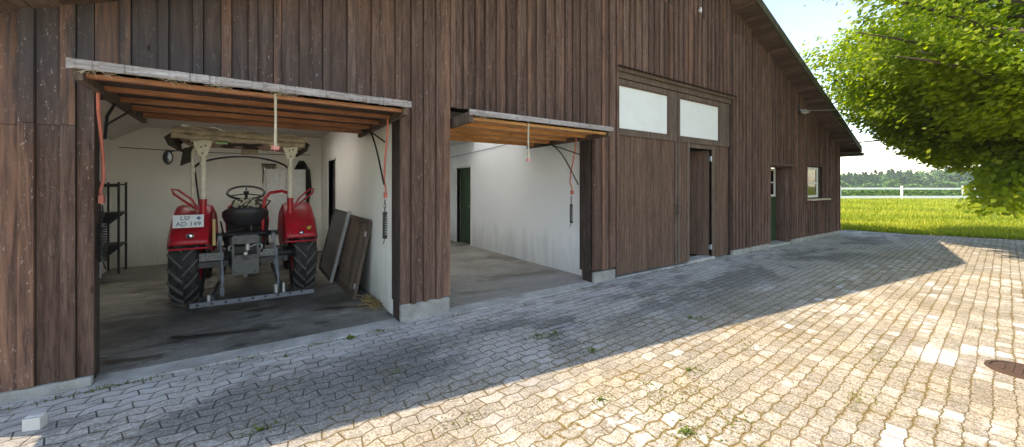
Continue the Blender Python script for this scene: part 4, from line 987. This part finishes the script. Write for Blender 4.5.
def weed(x, y, s, seed, label):
    r = random.Random(seed); q = MB()
    for k in range(16):
        a = r.uniform(0, 2*PI); ln = s*r.uniform(.5,1.1); el = r.uniform(.25,1.1); q.tint = (r.random(),)*3
        d = Vector((math.cos(a)*math.cos(el), math.sin(a)*math.cos(el), math.sin(el))); sd2 = Vector((-math.sin(a), math.cos(a), 0))*ln*.16
        p1 = d*ln*.55; p2 = d*ln + Vector((0,0,-ln*.25))
        q.add([(0,0,0), p1-sd2, p2, p1+sd2], [(0,1,2,3)])
    tag(q.build('weed', M['weed'], loc=(x,y,.0), fix=False), label, 'weed', 'weeds growing in the paving joints')
def GP(px, py): 
    u = (px-512)/384; t = 384*H/(py-186); return t*(.564+.826*u), t*(.826-.564*u)-D
for i, (px, py, s, lb) in enumerate(((350,339,.09,'upright green weed at the threshold in front of the tractor garage'),(285,357,.05,'tiny weed among grey pavers below the tractor'),
    (241,358,.05,'tiny weed left of the others below the tractor garage'),(261,430,.06,'low weed at the lower left edge of the shade line'),(537,336,.06,'dark weed patch left of a pair before the empty garage'),
    (555,333,.06,'dark weed patch right of a pair before the empty garage'),(592,351,.06,'flat weed in the shade before the pillar right of the empty garage'),(601,400,.06,'yellow-green weed just outside the shade line'),
    (687,433,.08,'bright green weed in the sun at the bottom of the yard'),(689,370,.07,'weed among white crusted pavers'),(690,318,.07,'weed in the shade below the big doors'))):
    x_, y_ = GP(px, py); weed(x_, y_, s*.75, i, lb)

# ------------------------------------------------------------------ fence
fn0 = Vector((36*.564, 36*.826-D, 0)); 
F = Vector((.564,.826,0)); Rr = Vector((.826,-.564,0)); dist = 40.0
ft = empty('fence', F*dist+Rr*40-Vector((0,D,0)), 'long white two-rail fence across the far side of the meadow', 'fence')
def FW(u): return Rr*(dist*u-40)
for (za, hh) in ((1.32,.20),(.45,.25)):
    us = [.2+.161*k for k in range(14)]
    for k in range(13):
        q = MB(); q.bar(FW(us[k])+Vector((0,0,za+random.uniform(-.02,.02)))+F*-.08, FW(us[k+1]-.002)+Vector((0,0,za+random.uniform(-.02,.02)))+F*-.08, .05, hh); q.build('rail', M['fence_paint'], ft)
for k in range(14):
    p = FW(.21+.161*k); q = MB(); lean_ = random.uniform(-.04,.04); q.bar(p, p+Vector((lean_,lean_,1.62)), .17, .17, up=(0,1,0)); q.build('post', M['fence_paint'], ft)

# ------------------------------------------------------------------ quads cloud helper
def quad_cloud(name, c, d1, d2, tint, mat, tri=False, parent=None):
    """c centre, d1 half length, d2 half width (N,3): a folded leaf = two triangles"""
    n = len(c)
    v = np.stack([c-d1, c+d2, c+d1, c-d2], axis=1).reshape(-1,3)
    me = bpy.data.meshes.new(name); me.vertices.add(4*n); me.vertices.foreach_set('co', v.ravel().astype(np.float32))
    me.loops.add(4*n); me.loops.foreach_set('vertex_index', np.arange(4*n, dtype=np.int32))
    me.polygons.add(n); me.polygons.foreach_set('loop_start', np.arange(0,4*n,4, dtype=np.int32)); me.polygons.foreach_set('loop_total', np.full(n,4,dtype=np.int32))
    me.update(calc_edges=True); me.materials.append(mat)
    at = me.attributes.new('tint', 'FLOAT_COLOR', 'FACE'); cc = np.ones((n,4), dtype=np.float32); cc[:,:3] = tint[:,None]; at.data.foreach_set('color', cc.ravel())
    o = bpy.data.objects.new(name, me); COL.objects.link(o)
    if parent: o.parent = parent
    return o
def unit(v): return v/np.maximum(np.linalg.norm(v, axis=-1, keepdims=True), 1e-9)

# meadow grass: blades, denser close to the paving
def grass():
    n = 170000
    # sample in view: angle by u, distance by t
    u = RNG.uniform(.55, 1.75, n); t = 11.5 + 32*RNG.random(n)**1.7
    X = t*(.564+.826*u); Y = t*(.826-.564*u)-D
    edge = np.interp(Y, [-16,-3.66,-1.5,.2,.5,30], [22.2,18.95,18.2,17.95,17.3,17.3])
    k = X > edge + RNG.uniform(-.12,.1,n); X, Y, t = X[k], Y[k], t[k]; n = len(X)
    h = RNG.uniform(.06,.20,n)*(1+t/40)*(.7+.6*np.sin(X*.9+Y*.4)**2); az = RNG.uniform(0,2*PI,n); tilt = RNG.uniform(0,.7,n)
    d1 = np.stack([np.cos(az)*np.sin(tilt), np.sin(az)*np.sin(tilt), np.cos(tilt)], 1)*h[:,None]/2
    wv = np.stack([-np.sin(az), np.cos(az), 0*az], 1)*(.005+.006*RNG.random(n))[:,None]*(1+t/14)[:,None]
    c = np.stack([X, Y, h*.5-.02], 1)
    patch = .5+.5*np.sin(X*.7+1.3*np.sin(Y*.5)); tint = np.clip(.25+.35*patch+.4*RNG.random(n)*RNG.random(n)*1.6, 0, 1)
    o = quad_cloud('grass', c, d1, wv, tint, M['grass']); tag(o, 'bright yellow-green meadow grass beyond the paving', 'grass', kind='stuff')
grass()

# ------------------------------------------------------------------ big tree
def big_tree():
    base = Vector((15.3,-5.0,0))
    e = empty('broadleaf_tree', base, 'large bright green broadleaf tree at the right with low hanging branches', 'tree')
    tk = MB(); pts = [(0,0,-.1),(.02,0,.5),(.0,.05,1.6),(-.1,.1,3.0),(-.1,.0,5),(0,0,8),(.1,0,10.5)]; tk.tube(pts, .3, 14, rs=[.42,.33,.29,.26,.2,.11,.03])
    cen = np.array([0,0,5.9]); A = np.array([5.5,5.5,6.1]); Alow = 3.7
    tw_p = []; tw_d = []
    rr = random.Random(3)
    # scaffold limbs with boughs: leaves hang in layered sprays along them
    boughs = []
    for k in range(230):
        th = rr.uniform(0, 2*PI); cz = rr.uniform(-1, 1); s_ = math.sqrt(1-cz*cz); s_ *= 1 if cz > 0 else 1-.12*abs(cz)
        lump = 1 + .13*math.sin(3*th+cz*4) + .09*math.sin(7*th-3*cz) + rr.uniform(-.10,.05)
        az_ = A[2] if cz > 0 else Alow
        tip = Vector((math.cos(th)*s_*A[0]*lump, math.sin(th)*s_*A[1]*lump, cen[2]+math.copysign(abs(cz)**(1 if cz > 0 else .72), cz)*az_*lump))
        tip.z = max(tip.z, 2.0+rr.uniform(0,.5))
        st = Vector((0,0,min(9.5, max(1.9, tip.z*.72+rr.uniform(-.3,.3))))); mid = st.lerp(tip, .55) + Vector((0,0,.55))
        boughs.append((st, mid, tip))
        if k % 3 == 0:
            ps = []; 
            for q_ in range(8):
                w_ = q_/7; ps.append(st*(1-w_)**2 + mid*2*w_*(1-w_) + tip*w_*w_)
            tk.tube(ps, .05, 6, rs=[.085*(1-q_/7)+.008 for q_ in range(8)])
    # the low drooping branch on the right of the picture
    for (a, b) in (((-1.4,1.0,2.4),(-2.2,1.35,1.5)),((-1.2,.9,2.4),(-1.8,1.2,1.35)),((-1.0,.8,2.4),(-1.4,1.05,1.4)),((-1.2,.5,2.4),(-1.9,.7,1.6)),((-.8,.3,2.4),(-1.2,.6,1.5))):
        boughs.append((Vector((0,0,2.6)), Vector(a), Vector(b)))
        ps = [Vector((0,0,2.6))*(1-q_/7)**2 + Vector(a)*2*(q_/7)*(1-q_/7) + Vector(b)*(q_/7)**2 for q_ in range(8)]; tk.tube(ps, .03, 6, rs=[.06*(1-q_/7)+.006 for q_ in range(8)])
    tk.build('trunk', M['bark'], e, smooth=True)
    C = []; D1 = []; D2 = []; TT = []
    for bi, (st, mid, tip) in enumerate(boughs):
        ns = 19
        for q_ in range(ns):
            w_ = .52+.48*(q_+.5)/ns
            p = st*(1-w_)**2 + mid*2*w_*(1-w_) + tip*w_*w_
            out = unit(np.array(tip-mid)); side = unit(np.cross(out, [0,0,1.]))
            spread = .75*(1-.55*(w_-.52)/.48)+.2
            m = 78
            a = RNG.uniform(-1,1,m)*spread; f = RNG.normal(0,.30,m); drop = -np.abs(a)**1.5*.28 + RNG.normal(0,.20,m)
            c = np.array(p) + side[None]*a[:,None] + out[None]*f[:,None] + np.array([0,0,1.])[None]*drop[:,None]
            # leaf orientation: hangs outward and down, face mostly up/out
            dirl = unit(out[None]*.5 + side[None]*np.sign(a)[:,None]*.6 + np.array([0,0,-.45])[None] + RNG.normal(0,.42,(m,3)))
            nrm = unit(np.array([-.35,.1,.75])[None] + out[None]*.45 + RNG.normal(0,.42,(m,3)))
            sd_v = unit(np.cross(dirl, nrm)); ln = RNG.uniform(.034,.074,m)*rr.uniform(.85,1.1)
            C.append(c); D1.append(dirl*ln[:,None]); D2.append(sd_v*(ln*.80)[:,None] + 0*c); TT.append(np.clip(RNG.normal(.5,.2,m)+rr.uniform(-.12,.12),0,1))
    C = np.concatenate(C); D1 = np.concatenate(D1); D2 = np.concatenate(D2); TT = np.concatenate(TT)
    rad = np.hypot(C[:,0], C[:,1]); lim = 5.8*np.clip((C[:,2]-1.0)/4.0, 0, 1)**.62 + RNG.normal(0,.12,len(C)); low = (C[:,2] < 2.4) & (C[:,1] > .9) & (C[:,1] < 2.2) & (C[:,0] < -1)
    keep = (C[:,2] > .95) & ((rad < lim) | low); C, D1, D2, TT = C[keep], D1[keep], D2[keep], TT[keep]
    quad_cloud('crown', C, D1, D2, TT, M['leaf'], parent=e)
big_tree()

# ------------------------------------------------------------------ far forest edge
def forest():
    C = []; D1 = []; D2 = []; TT = []
    rr = random.Random(11)
    for k in range(520):
        u = rr.uniform(.55, 2.1); t = rr.uniform(225, 300); X = t*(.564+.826*u); Y = t*(.826-.564*u)-D
        con = rr.random() < .6; hgt = rr.uniform(10,14.5)*(1.0 if con else .85); hgt *= (.75+.25*min(1,max(0,(u-.85)/.25)))
        m = 230 if con else 240
        h = RNG.random(m); 
        if con: r = (1-h)**.85*hgt*.26*(.75+.35*np.sin(h*26)**2)+.1; z = .3+h*hgt
        else: r = np.sqrt(np.maximum(0,1-(2*h-1)**2))*hgt*.36*(.8+.3*RNG.random(m)); z = hgt*.08+h*hgt*.95
        a = RNG.uniform(0,2*PI,m); c = np.stack([X+np.cos(a)*r, Y+np.sin(a)*r, z], 1)
        d = unit(np.stack([np.cos(a), np.sin(a), -.6+0*a], 1)+RNG.normal(0,.3,(m,3))); s_ = unit(np.cross(d, [0,0,1.]))
        C.append(c); D1.append(d*.7); D2.append(s_*.6); TT.append(np.clip(RNG.normal(.25 if con else .7,.12,m),0,1))
    # hedge in front of it
    m = 16000; u = RNG.uniform(.55,2.1,m); t = RNG.uniform(215,235,m); X = t*(.564+.826*u); Y = t*(.826-.564*u)-D
    C.append(np.stack([X,Y,RNG.random(m)*(3.2+1.4*np.sin(u*40)+1.0*np.sin(u*97))],1)); d = unit(RNG.normal(0,1,(m,3))); s_ = unit(np.cross(d,[0,0,1.])); D1.append(d*.75); D2.append(s_*.7); TT.append(np.clip(RNG.normal(.8,.15,m),0,1))
    m = 26000; u = RNG.uniform(.55,2.1,m); t = RNG.uniform(58,72,m); X = t*(.564+.826*u); Y = t*(.826-.564*u)-D
    C.append(np.stack([X,Y,RNG.random(m)*(1.25+.2*np.sin(u*60)+.15*np.sin(u*137))],1)); d = unit(RNG.normal(0,1,(m,3))); s_ = unit(np.cross(d,[0,0,1.])); D1.append(d*.16); D2.append(s_*.14); TT.append(np.clip(RNG.normal(.6,.2,m),0,1))
    o = quad_cloud('forest', np.concatenate(C), np.concatenate(D1), np.concatenate(D2), np.concatenate(TT), M['forest']); tag(o, 'hazy dark green edge of a far-off wood behind the white fence', 'forest', kind='stuff')
forest()

hz = MB(); hz.mm((-950,-950,-1.1),(1250,1250,19)); hm = bpy.data.materials.new('haze_air'); hm.use_nodes = True; nt = hm.node_tree; nt.nodes.remove(nt.nodes['Principled BSDF'])
pv = nt.nodes.new('ShaderNodeVolumePrincipled'); pv.inputs['Density'].default_value = .00045; pv.inputs['Color'].default_value = (.86,.92,1,1); pv.inputs['Anisotropy'].default_value = .2
nt.links.new(pv.outputs[0], nt.nodes['Material Output'].inputs['Volume'])
tag(hz.build('haze', hm), 'thin bluish summer haze softening the far wood', 'haze', kind='stuff')

def moss():  # small weed tufts, moss and litter gathered into one mesh
    C = []; D1 = []; D2 = []; TT = []
    for px, py, n, sp in ((690,400,260,.22),(640,388,90,.15),(700,372,80,.10),(752,345,50,.10),(880,362,80,.12),(601,400,50,.06),(687,433,90,.08),(545,336,110,.10),(537,337,60,.06),(592,351,50,.06),
                          (700,318,60,.08),(400,372,60,.08),(265,428,90,.08),(240,358,40,.06),(735,425,90,.12),(915,300,50,.15),(875,350,60,.10),(990,330,60,.12),(860,400,70,.10),(460,420,60,.10),(350,338,60,.05)):
        x, y = GP(px, py); c = np.stack([x+RNG.normal(0,sp,n), y+RNG.normal(0,sp*.6,n), RNG.uniform(0,.008,n)], 1)
        d = unit(RNG.normal(0,1,(n,3))*np.array([1,1,.6])); C.append(c); D1.append(d*RNG.uniform(.006,.015,(n,1))); D2.append(unit(np.cross(d,[0,0,1.]))*.005); TT.append(RNG.uniform(.1,1,n))
    for k in range(34):                                   # bits of growth and litter along the foot of the wall
        x0 = random.choice([random.uniform(-1.6,1.45), random.uniform(2.1,4.6), random.uniform(4.7,16)]); n = 26
        c = np.stack([x0+RNG.normal(0,.07,n), -.18+RNG.normal(0,.025,n)+.08*(x0>4.7), RNG.uniform(0,.015,n)], 1); d = unit(RNG.normal(0,1,(n,3)))
        C.append(c); D1.append(d*RNG.uniform(.006,.018,(n,1))); D2.append(unit(np.cross(d,[0,0,1.]))*.005); TT.append(RNG.uniform(0,1,n))
    o = quad_cloud('moss', np.concatenate(C), np.concatenate(D1), np.concatenate(D2), np.concatenate(TT), M['moss']); tag(o, 'dull green weed tufts, moss and small litter in the paving joints', 'moss', kind='stuff')
M['moss'] = leafy('moss_weed_tuft', (.09,.085,.025), (.14,.15,.03), (.22,.24,.04), .2, .9)
moss()
